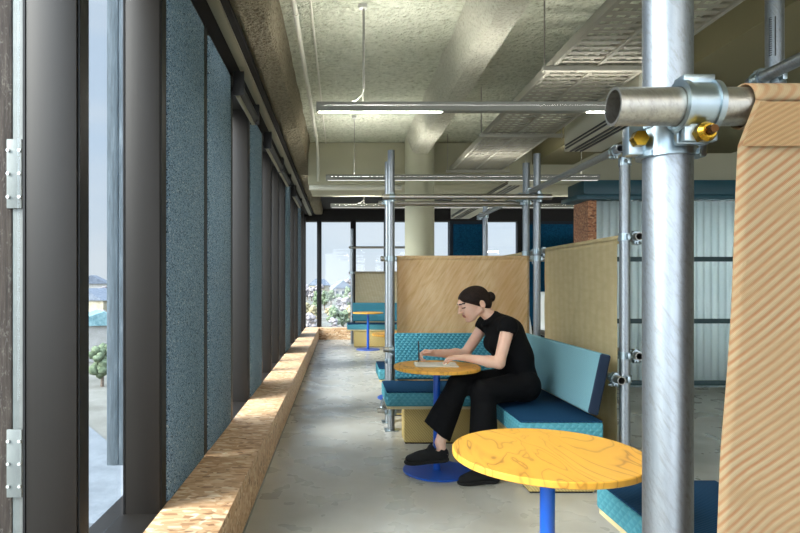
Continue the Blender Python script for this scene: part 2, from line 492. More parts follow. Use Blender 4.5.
def world_loc(o):
    v = Vector((0, 0, 0))
    while o is not None:
        v += o.location; o = o.parent
    return v
def tag(o, label=None, cat=None, group=None, kind=None):
    if label: o['label'] = label
    if cat: o['category'] = cat
    if group: o['group'] = group
    if kind: o['kind'] = kind
    return o
def thing(name, label, cat, loc=(0, 0, 0), group=None):
    o = bpy.data.objects.new(name, None); col.objects.link(o); o.location = loc
    o.empty_display_size = 0.1
    return tag(o, label, cat, group)
def struct_root(name, loc=(0, 0, 0)):
    o = bpy.data.objects.new(name, None); col.objects.link(o); o.location = loc
    return tag(o, kind='structure')
def kids(o): return [c for c in bpy.data.objects if c.parent is o]
def dup(o, loc, label, group=None, parent=None):
    c = o.copy(); col.objects.link(c)
    if parent is None:
        c.location = loc; c['label'] = label
        if group: c['group'] = group
    else: c.parent = parent
    for k in kids(o): dup(k, None, None, None, c)
    return c
def smooth_mesh(name, V, F, mats, parent, mi=None):
    off = world_loc(parent) if parent is not None else Vector((0, 0, 0))
    me = bpy.data.meshes.new(name)
    Vn = np.asarray(V, dtype=np.float32) - np.array(off, dtype=np.float32)
    Fn = np.asarray(F, dtype=np.int32)
    me.vertices.add(len(Vn)); me.vertices.foreach_set('co', Vn.ravel())
    me.loops.add(Fn.size); me.loops.foreach_set('vertex_index', Fn.ravel())
    me.polygons.add(len(Fn))
    me.polygons.foreach_set('loop_start', np.arange(0, Fn.size, 4, dtype=np.int32))
    for m in mats: me.materials.append(M[m])
    if mi is not None: me.polygons.foreach_set('material_index', mi.astype(np.int32))
    me.polygons.foreach_set('use_smooth', np.ones(len(Fn), dtype=bool))
    me.update(calc_edges=True); me.validate()
    o = bpy.data.objects.new(name, me); col.objects.link(o); o.parent = parent
    return o

# ---------------------------------------------------------------- camera
EYE, FPX, VX, VY = 1.32, 590.0, 341.0, 283.0
cam = bpy.data.objects.new('camera', bpy.data.cameras.new('camera'))
col.objects.link(cam)
cam.location = (0, 0, EYE); cam.rotation_euler = (PI / 2, 0, 0)
cam.data.sensor_width = 36.0; cam.data.lens = 36.0 * FPX / 800.0
cam.data.shift_x = (400 - VX) / 800.0; cam.data.shift_y = (VY - 266.5) / 800.0
cam.data.clip_start = 0.05; cam.data.clip_end = 3000
scene.camera = cam
def P(px, py, d): return Vector(((px - VX) / FPX * d, d, EYE - (py - VY) / FPX * d))

# ---------------------------------------------------------------- setting
Z_SLAB, Z_BEAM, Y_BACK, Y_REAR, X_RIGHT = 3.20, 2.96, 14.1, -4.5, 9.0
GLX = -1.02
tag(MB().box((-1.1, Y_REAR, -0.2), (X_RIGHT, Y_BACK + 0.3, 0)).build('floor', 'polished_concrete'), kind='structure')
tag(MB().box((-1.1, Y_REAR, Z_SLAB), (X_RIGHT, Y_BACK + 0.3, Z_SLAB + 0.25)).build('ceiling', 'spray_slab'), kind='structure')
tag(MB().box((X_RIGHT, Y_REAR, 0), (X_RIGHT + 0.2, Y_BACK + 0.3, Z_SLAB)).build('wall_right', 'wall_paint'), kind='structure')
def lumpy_beam(name, x0, x1, xs0, z0, z1, y0, y1, mat, seed):
    """sprayed beam along Y with wavering arrises; xs0 = where the left flank meets the slab"""
    from mathutils import noise
    rows = []; n = int((y1 - y0) / 0.09)
    for i in range(n + 1):
        y = y0 + (y1 - y0) * i / n
        def w(k, a=0.014): return a * noise.noise(Vector((k * 9.1 + seed, y * 3.0, k)))
        xm = (x0 + x1) / 2
        rows.append([(xs0 + w(1), y, z1), (x0 - 0.02 + w(2), y, z0 + 0.035 + w(3)), (x0 + 0.02 + w(4), y, z0 + w(5, 0.008)), (xm, y, z0 + w(6, 0.008)),
                     (x1 - 0.02 + w(7), y, z0 + w(8, 0.008)), (x1 + w(9), y, z0 + 0.03 + w(10)), (x1 + 0.03 + w(11), y, z1)])
    return tag(MB().sheet(rows).build(name, mat, sharp=28), kind='structure')
Y_CB = 7.87
lumpy_beam('trim_1', 0.93, 1.125, 0.83, Z_BEAM, Z_SLAB + 0.01, Y_REAR, 7.6, 'spray_beam', 1)
lumpy_beam('trim_2', -0.64, -0.44, -0.66, Z_BEAM, Z_SLAB + 0.01, Y_REAR, Y_BACK, 'spray_edge', 5)
tag(MB().box((2.55, Y_REAR, 2.90), (3.1, Y_CB, Z_SLAB)).box((3.1, Y_REAR, 3.05), (5.2, Y_CB, Z_SLAB)).build('trim_3', 'olive_paint'), kind='structure')
tag(MB().box((-0.44, Y_CB, 2.63), (X_RIGHT, 8.97, Z_SLAB), 0.02).build('trim_4', 'beam_paint'), kind='structure')
tag(MB().box((-0.44, 8.98, 3.08), (X_RIGHT, Y_BACK, 3.19)).build('trim_5', 'black_soffit'), kind='structure')
tag(MB().cyl((1.02, 7.66, 0), (1.02, 7.66, 3.2), 0.19, n=48).build('column', 'column_paint'), kind='structure')

# left glazed wall
MUL = [1.87 + 0.86 * k for k in range(-6, 15)]
wl = struct_root('wall_left', (-1.02, 4, 0))
for d in MUL:
    if d > Y_BACK - 0.05: continue
    MB().box((-1.0, d, 0.20), (-0.838, d + 0.085, 2.90), 0.003).build('mullion', 'bronze_alu', wl)
    MB().box((-0.8375, d + 0.008, 0.20), (-0.832, d + 0.077, 2.90)).build('mullion_cap', 'bronze_alu_dark', wl)
    MB().box((-1.008, d - 0.002, 0.20), (-1.0005, d + 0.089, 2.92)).build('glazing_gasket', 'bronze_alu_dark', wl)
MB().box((-1.1, Y_REAR, 0.0), (-0.84, Y_BACK, 0.25)).build('sill', 'bronze_alu', wl)
MB().box((-1.1, Y_REAR, 2.88), (-0.86, Y_BACK, Z_SLAB)).build('header', 'black_soffit', wl)
MB().box((-0.86, Y_REAR, 2.945), (-0.655, Y_BACK, Z_SLAB)).build('soffit', 'black_soffit', wl)
MB().box((-0.765, Y_REAR, 2.925), (-0.695, Y_BACK, 2.945), 0.003).build('curtain_track', 'strip_alu', wl)
wn = 0
for i, d in enumerate(MUL[:-1]):
    d2 = min(MUL[i + 1], Y_BACK)
    if d2 - d < 0.3: continue
    wn += 1
    tag(MB().box((-1.022, d + 0.095, 0.2505), (-1.014, d2 - 0.008, 2.8795)).build('window_%d' % wn, 'window_glass'), kind='structure')

# back wall with windows
wb = struct_root('wall_back', (1, Y_BACK, 0))
def bx(px): return (px - VX) / FPX * Y_BACK
MB().box((-1.1, Y_BACK, 2.80), (X_RIGHT, Y_BACK + 0.3, Z_SLAB)).build('bulkhead', 'black_soffit', wb)
MB().box((-1.1, Y_BACK, 0), (X_RIGHT, Y_BACK + 0.3, 0.25)).build('upstand', 'black_soffit', wb)
for a, b in ((301, 305.7), (317, 321.5), (350.5, 356), (384, 389), (429, 434), (517, 521)):
    MB().box((bx(a), Y_BACK - 0.05, 0.25), (bx(b), Y_BACK + 0.12, 2.80), 0.004).build('mullion', 'bronze_alu_dark', wb)
MB().box((bx(450), Y_BACK, 0.25), (bx(487.5), Y_BACK + 0.3, 2.80)).build('solid_pier', 'navy_paint', wb)
MB().box((bx(521), Y_BACK, 0.25), (X_RIGHT, Y_BACK + 0.3, 2.80)).build('solid_wall', 'navy_paint', wb)
for a, b in ((305.7, 317), (321.5, 350.5), (356, 384), (389, 429), (434, 450), (487.5, 517)):
    wn += 1
    tag(MB().box((bx(a) + 0.002, Y_BACK + 0.04, 0.252), (bx(b) - 0.002, Y_BACK + 0.05, 2.798)).build('window_%d' % wn, 'window_glass'), kind='structure')
tag(MB().box((bx(453), Y_BACK - 0.06, 0.3), (bx(483), Y_BACK - 0.003, 2.72), 0.006).build('acoustic_panel', 'navy_felt'),
    'dark blue felt panel between the two far windows right of the round column', 'wall panel')
tag(MB().box((bx(523), Y_BACK - 0.06, 0.3), (bx(572), Y_BACK - 0.003, 2.72), 0.006).build('acoustic_panel', 'navy_felt'),
    'dark navy felt panel on the far wall right of the last window', 'wall panel')

# OSB ledges
lg = thing('window_ledge', 'long low chipboard ledge running under the left window wall', 'ledge', (-0.67, 4, 0))
MB().box((-0.832, Y_REAR, 0.25), (-0.517, Y_BACK - 0.36, 0.27)).build('top_board', 'osb', lg)
MB().box((-0.537, Y_REAR, 0.012), (-0.517, Y_BACK - 0.36, 0.2495)).build('front_board', 'osb', lg)
MB().box((-0.535, Y_REAR, 0), (-0.511, Y_BACK - 0.36, 0.0115)).build('edge_strip', 'fixture_alu', lg)
lg2 = thing('window_ledge', 'low chipboard ledge across the far end under the end windows', 'ledge', (0.5, 13.9, 0))
MB().box((-0.832, 13.745, 0.25), (1.6, Y_BACK - 0.055, 0.27)).build('top_board', 'osb', lg2)
MB().box((-0.516, 13.745, 0.0), (1.6, 13.765, 0.2495)).build('front_board', 'osb', lg2)

# felt panels between the mullions
from mathutils import noise as mnoise
def felt_panel(k, label, y0=None, y1=None, seed=0):
    y0 = 1.87 + 0.86 * k + 0.10 if y0 is None else y0
    y1 = 1.87 + 0.86 * (k + 1) - 0.012 if y1 is None else y1
    rows = []; n = 40
    for i in range(n + 1):
        z = 0.2735 + (2.870 - 0.2735) * i / n
        wob = 0.008 * mnoise.noise(Vector((seed, z * 2.2, 0))); wob2 = 0.008 * mnoise.noise(Vector((seed + 5, z * 2.0, 3)))
        a, b = y0 + wob + 0.006, y1 + wob2 - 0.006
        xo, xi = -0.826, -0.872
        rows.append([(xi, a + 0.004, z), (xi, b - 0.004, z), (xo - 0.006, b, z), (xo, b - 0.010, z), (xo, (a + b) / 2, z), (xo, a + 0.010, z), (xo - 0.006, a, z), (xi, a + 0.004, z)])
    m = MB().sheet(rows)
    m.bm.verts.ensure_lookup_table()
    w = len(rows[0])
    for base in (0, n * w):
        m.bm.faces.new([m.bm.verts[base + j] for j in range(w - 1)])
    bmesh.ops.remove_doubles(m.bm, verts=m.bm.verts, dist=1e-5)
    o = m.build('felt_panel', 'felt', sharp=50)
    return tag(o, label, 'felt panel', 'blue-grey felt panels along the left windows')
felt_panel(1, 'tall speckled blue-grey felt panel, the nearest along the left windows', 2.83, 3.575, 1)
felt_panel(2, 'tall speckled blue-grey felt panel right behind the nearest one, a thin dark gap between', 3.69, 4.435, 2)
felt_panel(4, 'narrow-looking blue-grey felt panel third from the front, beyond the first wide dark mullion', None, None, 3)
felt_panel(8, 'thin sliver of blue-grey felt panel, the second from the far end', None, None, 4)
felt_panel(11, 'thin pale sliver of felt panel, the farthest along the left windows', None, None, 5)

# roller blinds
def blind(y0, y1, label):
    t = thing('roller_blind', label, 'blind', (-0.785, (y0 + y1) / 2, 2.80), 'black roller blinds under the left window head')
    MB().cyl((-0.785, y0 + 0.02, 2.80), (-0.785, y1 - 0.02, 2.80), 0.045, n=24).build('blind_roll', 'blind_black', t)
    for y in (y0, y1 - 0.0185):
        MB().box((-0.818, y, 2.745), (-0.735, y + 0.0185, 2.925), 0.003).build('bracket', 'black_plastic', t)
    MB().box((-0.80, y0 + 0.025, 2.735), (-0.77, y1 - 0.025, 2.75), 0.003).build('hem_bar', 'strip_alu', t)
blind(4.47, 5.32, 'black roller blind nearest the camera under the left window head')
blind(6.25, 7.55, 'black roller blind second from the front under the left window head')
blind(7.6, 8.72, 'black roller blind third from the front under the left window head')
blind(9.7, 11.2, 'small farthest black roller blind near the end of the left window head')

# weathered posts outside the glass
def ext_post(y, label, plates=True, timber='weathered_timber', steel='weathered_steel', wd=0.128, ws=0.042):
    t = thing('hanging_timber_post', label, 'post', (-1.2, y, 0.36), 'weathered posts outside the left windows')
    MB().box((-1.172 - wd, y, 0.36), (-1.172, y + 0.10, 3.4), 0.004).build('timber', timber, t)
    MB().box((-1.1715, y + 0.004, 0.36), (-1.172 + ws, y + 0.085, 3.4), 0.002).build('steel_flat', steel, t)
    for z0, z1 in (((1.585, 1.83), (0.56, 0.80)) if plates else ()):
        p = MB().box((-1.185, y - 0.010, z0), (-1.174 + ws, y - 0.0005, z1), 0.001).build('splice_plate', 'weathered_steel', t)
        for k in range(3):
            for x in (-1.178, -1.180 + ws):
                MB().cyl((x, y - 0.017, z0 + 0.04 + k * (z1 - z0 - 0.08) / 2), (x, y - 0.0102, z0 + 0.04 + k * (z1 - z0 - 0.08) / 2), 0.006, n=8).build('bolt', 'bolt_steel', p)
ext_post(2.10, 'weathered brown timber post with bolted steel plates at the left picture edge')
ext_post(3.10, 'weathered post greyed by haze outside the glass, seen in the narrow left window gap', False, 'weathered_hazed', 'weathered_hazed', 0.06, 0.026)

# ---------------------------------------------------------------- ceiling services
def linear_light(y, x0, x1, label, cables, lit):
    z = 2.50
    t = thing('linear_light', label, 'ceiling light', ((x0 + x1) / 2, y, z), 'linear pendant lights')
    MB().box((x0, y - 0.032, z - 0.026), (x1, y + 0.032, z + 0.012), 0.004).box((x0, y - 0.032, z + 0.0121), (x1, y - 0.028, z + 0.034)).box((x0, y + 0.028, z + 0.0121), (x1, y + 0.032, z + 0.034)).build('housing', 'fixture_alu', t)
    for a, b in lit:
        MB().box((a, y - 0.011, z - 0.0275), (b, y + 0.011, z - 0.0265)).build('led_strip', 'led_down', t)
    if not lit: MB().box((x0 + 0.02, y - 0.022, z - 0.0285), (x1 - 0.02, y + 0.022, z - 0.0265)).build('diffuser', 'led_dim', t)
    MB().box((x0 + 0.04, y - 0.024, z + 0.0125), (0.55, y + 0.024, z + 0.017)).build('uplight_fill', 'up_fill', t)  # upward glow added to brighten the ceiling, not a known part of the fixture
    MB().box((0.56, y - 0.024, z + 0.0125), (x1 - 0.04, y + 0.024, z + 0.017)).build('uplight_fill', 'up_fill_soft', t)
    for x, flex in cables:
        MB().cyl((x, y, z + 0.034), (x, y, Z_SLAB - 0.02), 0.003, n=8).build('suspension_wire', 'cable_white', t)
        MB().lathe((x, y, Z_SLAB - 0.03), [(0, 0), (0.028, 0), (0.03, 0.012), (0.03, 0.03), (0, 0.03)], 20).build('ceiling_cup', 'fixture_white', t)
        if flex:
            MB().path([(x + 0.008, y, Z_SLAB - 0.03), (x + 0.008, y, z + 0.14), (x - 0.005, y, z + 0.09), (x - 0.05, y, z + 0.05), (x - 0.11, y, z + 0.036)], 0.004, 8).build('flex', 'cable_white', t)
linear_light(3.98, -0.165, 2.12, 'long grey linear pendant light nearest the camera, high across the picture', [(0.148, True), (2.08, False)], [(-0.15, 0.68), (1.66, 2.10)])
linear_light(6.63, -0.17, 2.9, 'second linear pendant light, passing in front of the round column', [(0.15, False), (2.08, False), (2.7, False)], [])
linear_light(9.04, -0.16, 3.7, 'farthest linear pendant light, low against the dark end bulkhead', [(0.35, True), (2.1, False), (3.5, False)], [])
linear_light(1.3, -0.165, 2.12, 'linear pendant light above the camera, outside the picture', [(0.15, False), (2.08, False)], [])
linear_light(-1.4, -0.165, 2.9, 'linear pendant light behind the camera, outside the picture', [(0.15, False), (2.08, False)], [(-0.15, 2.88)])

def cable_tray():
    z = 2.75; xs = (1.41, 1.70, 2.03)
    t = thing('cable_tray', 'wide perforated metal cable tray hung along the ceiling right of the sprayed beam', 'cable tray', (1.7, 3, z))
    for x in xs:
        MB().box((x - 0.014, -3.0, z), (x + 0.014, 7.6, z + 0.06), 0.002).build('side_rail', 'tray_paint', t)
    for a, b in zip(xs, xs[1:]):
        m = MB(); y = -2.95
        while y < 7.55:
            m.box((a + 0.0145, y, z + 0.012), (b - 0.0145, y + 0.040, z + 0.016)); y += 0.078
        w = (b - a)
        for k in range(1, 4):
            xx = a + w * k / 4
            m.box((xx - 0.012, -2.95, z + 0.0165), (xx + 0.012, 7.55, z + 0.019))
        m.build('perforated_deck', 'tray_paint', t)
    for y in (0.6, 2.3, 3.9, 5.66, 7.45):
        MB().box((1.33, y - 0.02, z - 0.032), (2.13, y + 0.02, z - 0.0005), 0.002).build('support_bar', 'tray_paint', t)
        for x in (1.345, 2.115):
            MB().cyl((x, y, z - 0.04), (x, y, Z_SLAB), 0.005, n=8).build('hanger_rod', 'galvanised_dull', t)
cable_tray()

def duct(y0, y1, label):
    t = thing('linear_vent', label, 'air vent', (2.5, (y0 + y1) / 2, 2.60), 'white slot ducts')
    MB().box((2.18, y0, 2.60), (2.54, y1, 2.895), 0.006).build('duct_box', 'duct_white', t)
    m = MB()
    for k in range(3):
        x = 2.215 + 0.05 * k
        m.box((x, y0 + 0.04, 2.592), (x + 0.022, y1 - 0.04, 2.5995))
    for k in range(2):
        z = 2.615 + 0.03 * k
        m.box((2.172, y0 + 0.04, z), (2.1795, y1 - 0.04, z + 0.014))
    m.build('slot', 'black_plastic', t)
duct(4.32, 5.76, 'white ceiling duct with black slots, the nearer one behind the horizontal tube end')
t = thing('linear_vent', 'white ceiling duct with black slots, the far one right of the round column', 'air vent', (2.3, 9.4, 2.56), 'white slot ducts')
MB().box((2.12, 7.45, 2.56), (2.48, 11.4, 2.625), 0.004).box((2.12, 9.0, 2.625), (2.48, 11.4, 2.9), 0.004).build('duct_box', 'duct_white', t)
m = MB()
for k in range(3): m.box((2.15 + 0.05 * k, 7.5, 2.552), (2.172 + 0.05 * k, 11.3, 2.5595))
m.box((2.112, 7.5, 2.578), (2.1195, 11.3, 2.592)).box((2.112, 7.5, 2.602), (2.1195, 11.3, 2.614))
m.build('slot', 'black_plastic', t)

t = thing('conduit_pipe', 'thin pale conduit running along the ceiling beside the left sprayed beam', 'pipe', (-0.29, 3, 3.08))
MB().path([(-0.30, Y_REAR + 0.1, 3.10), (-0.30, 7.3, 3.10), (-0.30, 7.55, 3.06), (-0.30, 7.7, 2.95), (-0.30, 7.76, 2.72), (-0.30, 7.76, 2.66)], 0.017, 12).build('pipe_run', 'pipe_white', t)
for y in (0.5, 2.2, 3.9, 5.6, 7.1):
    MB().ring((-0.30, y, 3.10), (0, 1, 0), 0.0175, 0.023, 0.03, 16).box((-0.308, y - 0.015, 3.1235), (-0.292, y + 0.015, 3.199)).build('pipe_clip', 'pipe_white', t)
tag(MB().path([(-0.42, 7.80, 2.58), (0.80, 7.80, 2.58)], 0.034, 16).build('hanging_water_pipe', 'pipe_white'), 'white pipe running sideways under the first cross beam', 'pipe')
t = thing('hanging_conduit', 'thin conduit along the ceiling slab left of the main sprayed beam', 'pipe', (-0.14, 3, 3.16))
MB().path([(-0.20, Y_REAR + 0.1, 3.17), (-0.20, 7.8, 3.17)], 0.008, 8).build('pipe_run', 'pipe_white', t)

# ---------------------------------------------------------------- scaffold
RP, RT = 0.0315, 0.0242
GAP = RP + RT + 0.0062
def coupler(parent, zc, pole_xy, tube_dir, side, rich=False, z_pole=None):
    """right-angle clamp: pole at pole_xy, tube along tube_dir ('x'/'y') on the given side (+1/-1) of the pole"""
    px, py = pole_xy
    zp = zc if z_pole is None else z_pole
    if tube_dir == 'x': tc = Vector((px, py + side * GAP, zc)); ax = Vector((1, 0, 0)); off = Vector((0, side, 0))
    else: tc = Vector((px + side * GAP, py, zc)); ax = Vector((0, 1, 0)); off = Vector((side, 0, 0))
    up = Vector((0, 0, 1))
    n = 40 if rich else 20
    m = MB()
    m.ring(tc, ax, RT + 0.0008, RT + 0.0056, 0.046, n)
    m.ring((px, py, zp), up, RP + 0.0008, RP + 0.0056, 0.046, n)
    # ribs on the bands
    for s in (-0.019, 0.019):
        m.ring(tc + ax * s, ax, RT + 0.004, RT + 0.0085, 0.007, n, 0.6, 2 * PI - 1.2, ref=(-off))
        m.ring(Vector((px, py, zp)) + up * s, up, RP + 0.004, RP + 0.0085, 0.007, n, 0.7, 2 * PI - 1.0, ref=off)
    # lugs
    lug = tc + up * -(RT + 0.014) + off * 0.012
    e = ax * 0.02
    def obox(c, hx, hy, hz, bev=0.002):
        a = ax * hx; b = off * hy; u = up * hz
        c = Vector(c)
        m.hexa([c - a - b - u, c + a - b - u, c + a + b - u, c - a + b - u, c - a - b + u, c + a - b + u, c + a + b + u, c - a + b + u], bev)
    obox(tc - up * (RT + 0.012) + off * 0.010, 0.021, 0.005, 0.011)
    obox(tc - up * (RT + 0.012) - off * 0.006, 0.021, 0.005, 0.011)
    obox(tc + up * (RT + 0.008), 0.020, 0.012, 0.006)
    pc = Vector((px, py, zp))
    sd = ax
    obox(pc - sd * (RP + 0.014), 0.013, 0.010, 0.020)
    obox(pc + sd * (RP + 0.010), 0.007, 0.011, 0.022)
    o = m.build('clamp', 'zinc', parent)
    # bolt and nut at the tube band
    bd = off
    b0 = tc - up * (RT + 0.014) + off * 0.0155
    MB().cyl(b0, b0 + bd * 0.012, 0.0125, n=6, smooth=False).cyl(b0 + bd * 0.012, b0 + bd * 0.017, 0.0125, 0.009, n=12).build('hex_nut', 'brass' if rich else 'zinc', o)
    MB().cyl(b0 + bd * 0.017, b0 + bd * 0.026, 0.0065, 0.005, n=14).build('bolt_end', 'bronze_nut' if rich else 'zinc', o)
    b1 = pc - sd * (RP + 0.016) + off * 0.011
    MB().cyl(b1, b1 + off * 0.012, 0.011, n=6, smooth=False).build('hex_nut', 'brass' if rich else 'zinc', o)
    return o

def pole(x, y, ztop, label, base=True, slot=False, mat='galvanised'):
    t = thing('scaffold_pole', label, 'pole', (x, y, 0), 'galvanised scaffold poles')
    m = MB().pipe((x, y, 0.0062), (x, y, ztop), RP, RP - 0.004, 40)
    m.build('tube', mat, t)
    b = MB().box((x - 0.06, y - 0.06, 0), (x + 0.06, y + 0.06, 0.006), 0.001)
    b.build('base_plate', 'zinc', t)
    if slot:
        MB().hexa([(x - RP - 0.0006, y - 0.012, 2.24), (x - RP + 0.016, y - RP + 0.003, 2.24), (x - RP + 0.018, y - RP + 0.006, 2.24), (x - RP + 0.002, y - 0.008, 2.24),
                   (x - RP - 0.0006, y - 0.012, 2.40), (x - RP + 0.016, y - RP + 0.003, 2.40), (x - RP + 0.018, y - RP + 0.006, 2.40), (x - RP + 0.002, y - 0.008, 2.40)]).build('slot', 'black_plastic', t)
        m = MB()
        for k in range(60):
            m.ring((x, y, 2.17 + k * 0.009), (0, 0, 1), RP + 0.0002, RP + 0.0022, 0.004, 28, 0.0, 1.4 * PI, ref=(0.9, -0.5, 0))
        m.build('thread', mat, t)
    return t
def tube(a, b, label, mat='galvanised_dull'):
    a = Vector(a); b = Vector(b)
    t = thing('scaffold_tube', label, 'tube', (a + b) / 2, 'galvanised scaffold cross tubes')
    MB().pipe(a, b, RT, RT - 0.0035, 36).build('tube_wall', mat, t)
    return t

XL, XR = 0.451, 1.76
Y0, Y1, Y2 = 0.815, 5.30, 5.61
ZS, ZU = 1.545, 2.085
# poles
p_near = pole(XL, Y0, 3.1, 'thick galvanised scaffold pole standing in the right foreground')
p_a = pole(XL, Y1, 2.51, 'scaffold pole at the left end of the bench behind the woman')
p_b = pole(0.448, Y2, 2.47, 'scaffold pole just behind the one left of the woman, nearly hidden by it')
p_537 = pole(XR, Y1, 2.48, 'scaffold pole right behind the woman, the taller of a close pair')
p_526 = pole(XR, Y2, 2.46, 'shorter scaffold pole of the close pair behind the woman')
p_624 = pole(XR, 3.66, 2.10, 'scaffold pole at the near end of the woven side screen beside the woman')
p_771 = pole(XR + 0.015, 2.415, 2.70, 'threaded slotted scaffold pole at the top right corner', slot=True)
p_485 = pole(XR, 7.2, 2.40, 'scaffold pole in front of the far white window right of the column')
p_far = pole(0.24, 12.83, 2.5, 'small distant scaffold pole before the end windows')
# screen tubes and frame tubes
tube((0.347, Y0 - GAP, ZS), (2.0, Y0 - GAP, ZS), 'open-ended horizontal tube clamped to the foreground pole, holding the near fabric')
coupler(p_near, ZS, (XL, Y0), 'x', -1, True, ZS - 0.030)
tube((0.36, Y1 + GAP, ZS - 0.005), (1.86, Y1 + GAP, ZS - 0.005), 'horizontal tube inside the top hem of the woven screen behind the woman')
coupler(p_a, ZS - 0.005, (XL, Y1), 'x', 1); coupler(p_537, ZS - 0.005, (XR, Y1), 'x', 1)
tube((0.37, Y1 - GAP, ZU), (1.87, Y1 - GAP, ZU), 'upper cross tube between the poles on either side of the woman, nearer of two')
coupler(p_a, ZU, (XL, Y1), 'x', -1); coupler(p_537, ZU, (XR, Y1), 'x', -1)
tube((0.36, Y2 + GAP, ZU), (1.85, Y2 + GAP, ZU), 'upper cross tube just behind and below the nearer one above the woman')
coupler(p_b, ZU, (0.448, Y2), 'x', 1); coupler(p_526, ZU, (XR, Y2), 'x', 1)
tube((XR - GAP, 3.585, 2.138), (XR - GAP, 7.28, 2.138), 'long overhead tube running back from the side screen pole towards the far windows', 'galvanised')
for p, y in ((p_624, 3.66), (p_537, Y1), (p_526, Y2), (p_485, 7.2)): coupler(p, 2.138 if p is not p_624 else 2.138, (XR, y), 'y', -1, False, 2.138 if p is not p_624 else 2.07)
tube((XR + 0.015 - GAP, -0.2, 2.155), (XR + 0.015 - GAP, 2.47, 2.155), 'overhead tube at the right edge running to the top right threaded pole', 'galvanised')
coupler(p_771, 2.155, (XR + 0.015, 2.415), 'y', -1)
tube((XR + GAP, 3.60, 1.605), (XR + GAP, 5.52, 1.605), 'horizontal tube along the top hem of the side screen beside the woman')
coupler(p_624, 1.605, (XR, 3.66), 'y', 1); coupler(p_537, 1.605, (XR, Y1), 'y', 1)
tube((XR + GAP, 3.60, 0.872), (XR + GAP, 5.52, 0.872), 'lower tube behind the side screen, its open end beside the screen pole')
coupler(p_624, 0.872, (XR, 3.66), 'y', 1)
tube((XR - GAP, 3.57, 0.728), (XR - GAP, 5.20, 0.728), 'tube behind the teal side backrest, its open end left of the screen pole')
coupler(p_624, 0.728, (XR, 3.66), 'y', -1)
tube((0.375, Y1 - GAP, 0.728), (1.62, Y1 - GAP, 0.728), 'tube behind the quilted backrest, its end showing left of the bench pole')
coupler(p_a, 0.728, (XL, Y1), 'x', -1)
tube((0.33, Y1 + GAP, 0.16), (1.5, Y1 + GAP, 0.16), 'lowest tube near the floor behind the bench the woman leans before')
coupler(p_a, 0.16, (XL, Y1), 'x', 1); coupler(p_a, 0.62, (XL, Y1), 'x', 1)
t2 = tube((XL - GAP, Y1 - 0.12, 0.24), (XL - GAP, Y1 + 0.1, 0.24), 'short stub tube clamped low at the foot of the bench pole')
coupler(p_a, 0.24, (XL, Y1), 'y', -1)
tube((XR + GAP, Y2 - 0.03, 1.60), (XR + GAP, 7.3, 1.60), 'far side-screen tube just visible above the woven screen behind the woman')
coupler(p_485, 1.60, (XR, 7.2), 'y', 1); coupler(p_526, 1.60, (XR, Y2), 'y', 1)
tube((0.17, 12.83 - GAP, 2.09), (1.55, 12.83 - GAP, 2.09), 'distant cross tube in front of the end windows')
coupler(p_far, 2.09, (0.24, 12.83), 'x', -1)
tube((0.17, 12.83 + GAP, ZS), (1.55, 12.83 + GAP, ZS), 'distant tube along the top hem of the far pale screen')
coupler(p_far, ZS, (0.24, 12.83), 'x', 1)

# fabric screens
def screen(name, along, fixed, u0, u1, zt, zb, front, mat, label, edge=None, seed=0, amp=0.006, nu=60):
    """cloth sleeve round a tube and sheet hanging from its front side (front = -1 towards camera/left)"""
    rs = RT + 0.0035
    prof = []
    for i in range(25):
        a = -PI / 2 - front * 0 + i * (2 * PI) / 24
        prof.append((math.cos(a + PI) * rs, math.sin(a + PI) * rs + 0.0, 0.0))
    # loop starts at top, goes round, then down from the front side
    prof = []
    for i in range(26):
        a = PI + i * (2 * PI) / 25.0          # start at front (-) side, once round
        prof.append((math.cos(a) * rs, -math.sin(a) * rs))
    loop = [(x * -front, z) for x, z in prof]
    nz = 44
    down = [(front * rs, - (zt - zb) * (i / nz)) for i in range(1, nz + 1)]
    rows = []
    for k, (o, z) in enumerate(loop + down):
        f = 0.0 if k < len(loop) else (k - len(loop) + 1) / nz
        a, b = u0, u1
        if edge:
            for (fa, ua), (fb, ub) in zip(edge, edge[1:]):
                if fa <= f <= fb: a = ua + (ub - ua) * (f - fa) / (fb - fa)
        row = []
        for i in range(nu + 1):
            s = i / nu
            u = a + (b - a) * s
            w = 0.0
            if f > 0:
                w = amp * min(1, f * 4) * mnoise.noise(Vector((u * 4.0 + seed, z * 1.6 + u * 1.5, seed))) + 0.0035 * math.sin((u * 17 + z * 9) + seed) * min(1, f * 5)
            x = o + front * abs(w) * 1.0 if f > 0 else o
            if along == 'x': row.append((u, fixed + x, zt + z))
            else: row.append((fixed + x, u, zt + z))
        rows.append(row)
    ob = MB().sheet(rows).build(name, mat, origin=((u0 + u1) / 2, fixed, zb) if along == 'x' else (fixed, (u0 + u1) / 2, zb), sharp=None)
    sm = ob.modifiers.new('thickness', 'SOLIDIFY'); sm.thickness = 0.0016; sm.offset = 0
    return tag(ob, label, 'fabric screen', 'woven fabric screens')
near_cloth = screen('hanging_screen', 'x', Y0 - GAP, 0.512, 1.9, ZS, 0.30, -1, 'mesh_near', 'large tan woven fabric hanging at the right edge in the foreground', [(0, 0.510), (0.045, 0.488), (0.10, 0.484), (0.30, 0.470), (0.5, 0.455), (1, 0.45)], 2, 0.008, 90)
yh = Y0 - GAP - RT - 0.0035 - 0.006
MB().sheet([[(0.5115 + (1.9 - 0.5115) * i / 30, yh, ZS - 0.004) for i in range(31)], [(0.500 + (1.9 - 0.500) * i / 30, yh - 0.001, ZS - 0.030) for i in range(31)], [(0.489 + (1.9 - 0.489) * i / 30, yh, ZS - 0.058) for i in range(31)]]).build('hem_fold', 'mesh_hem', near_cloth)
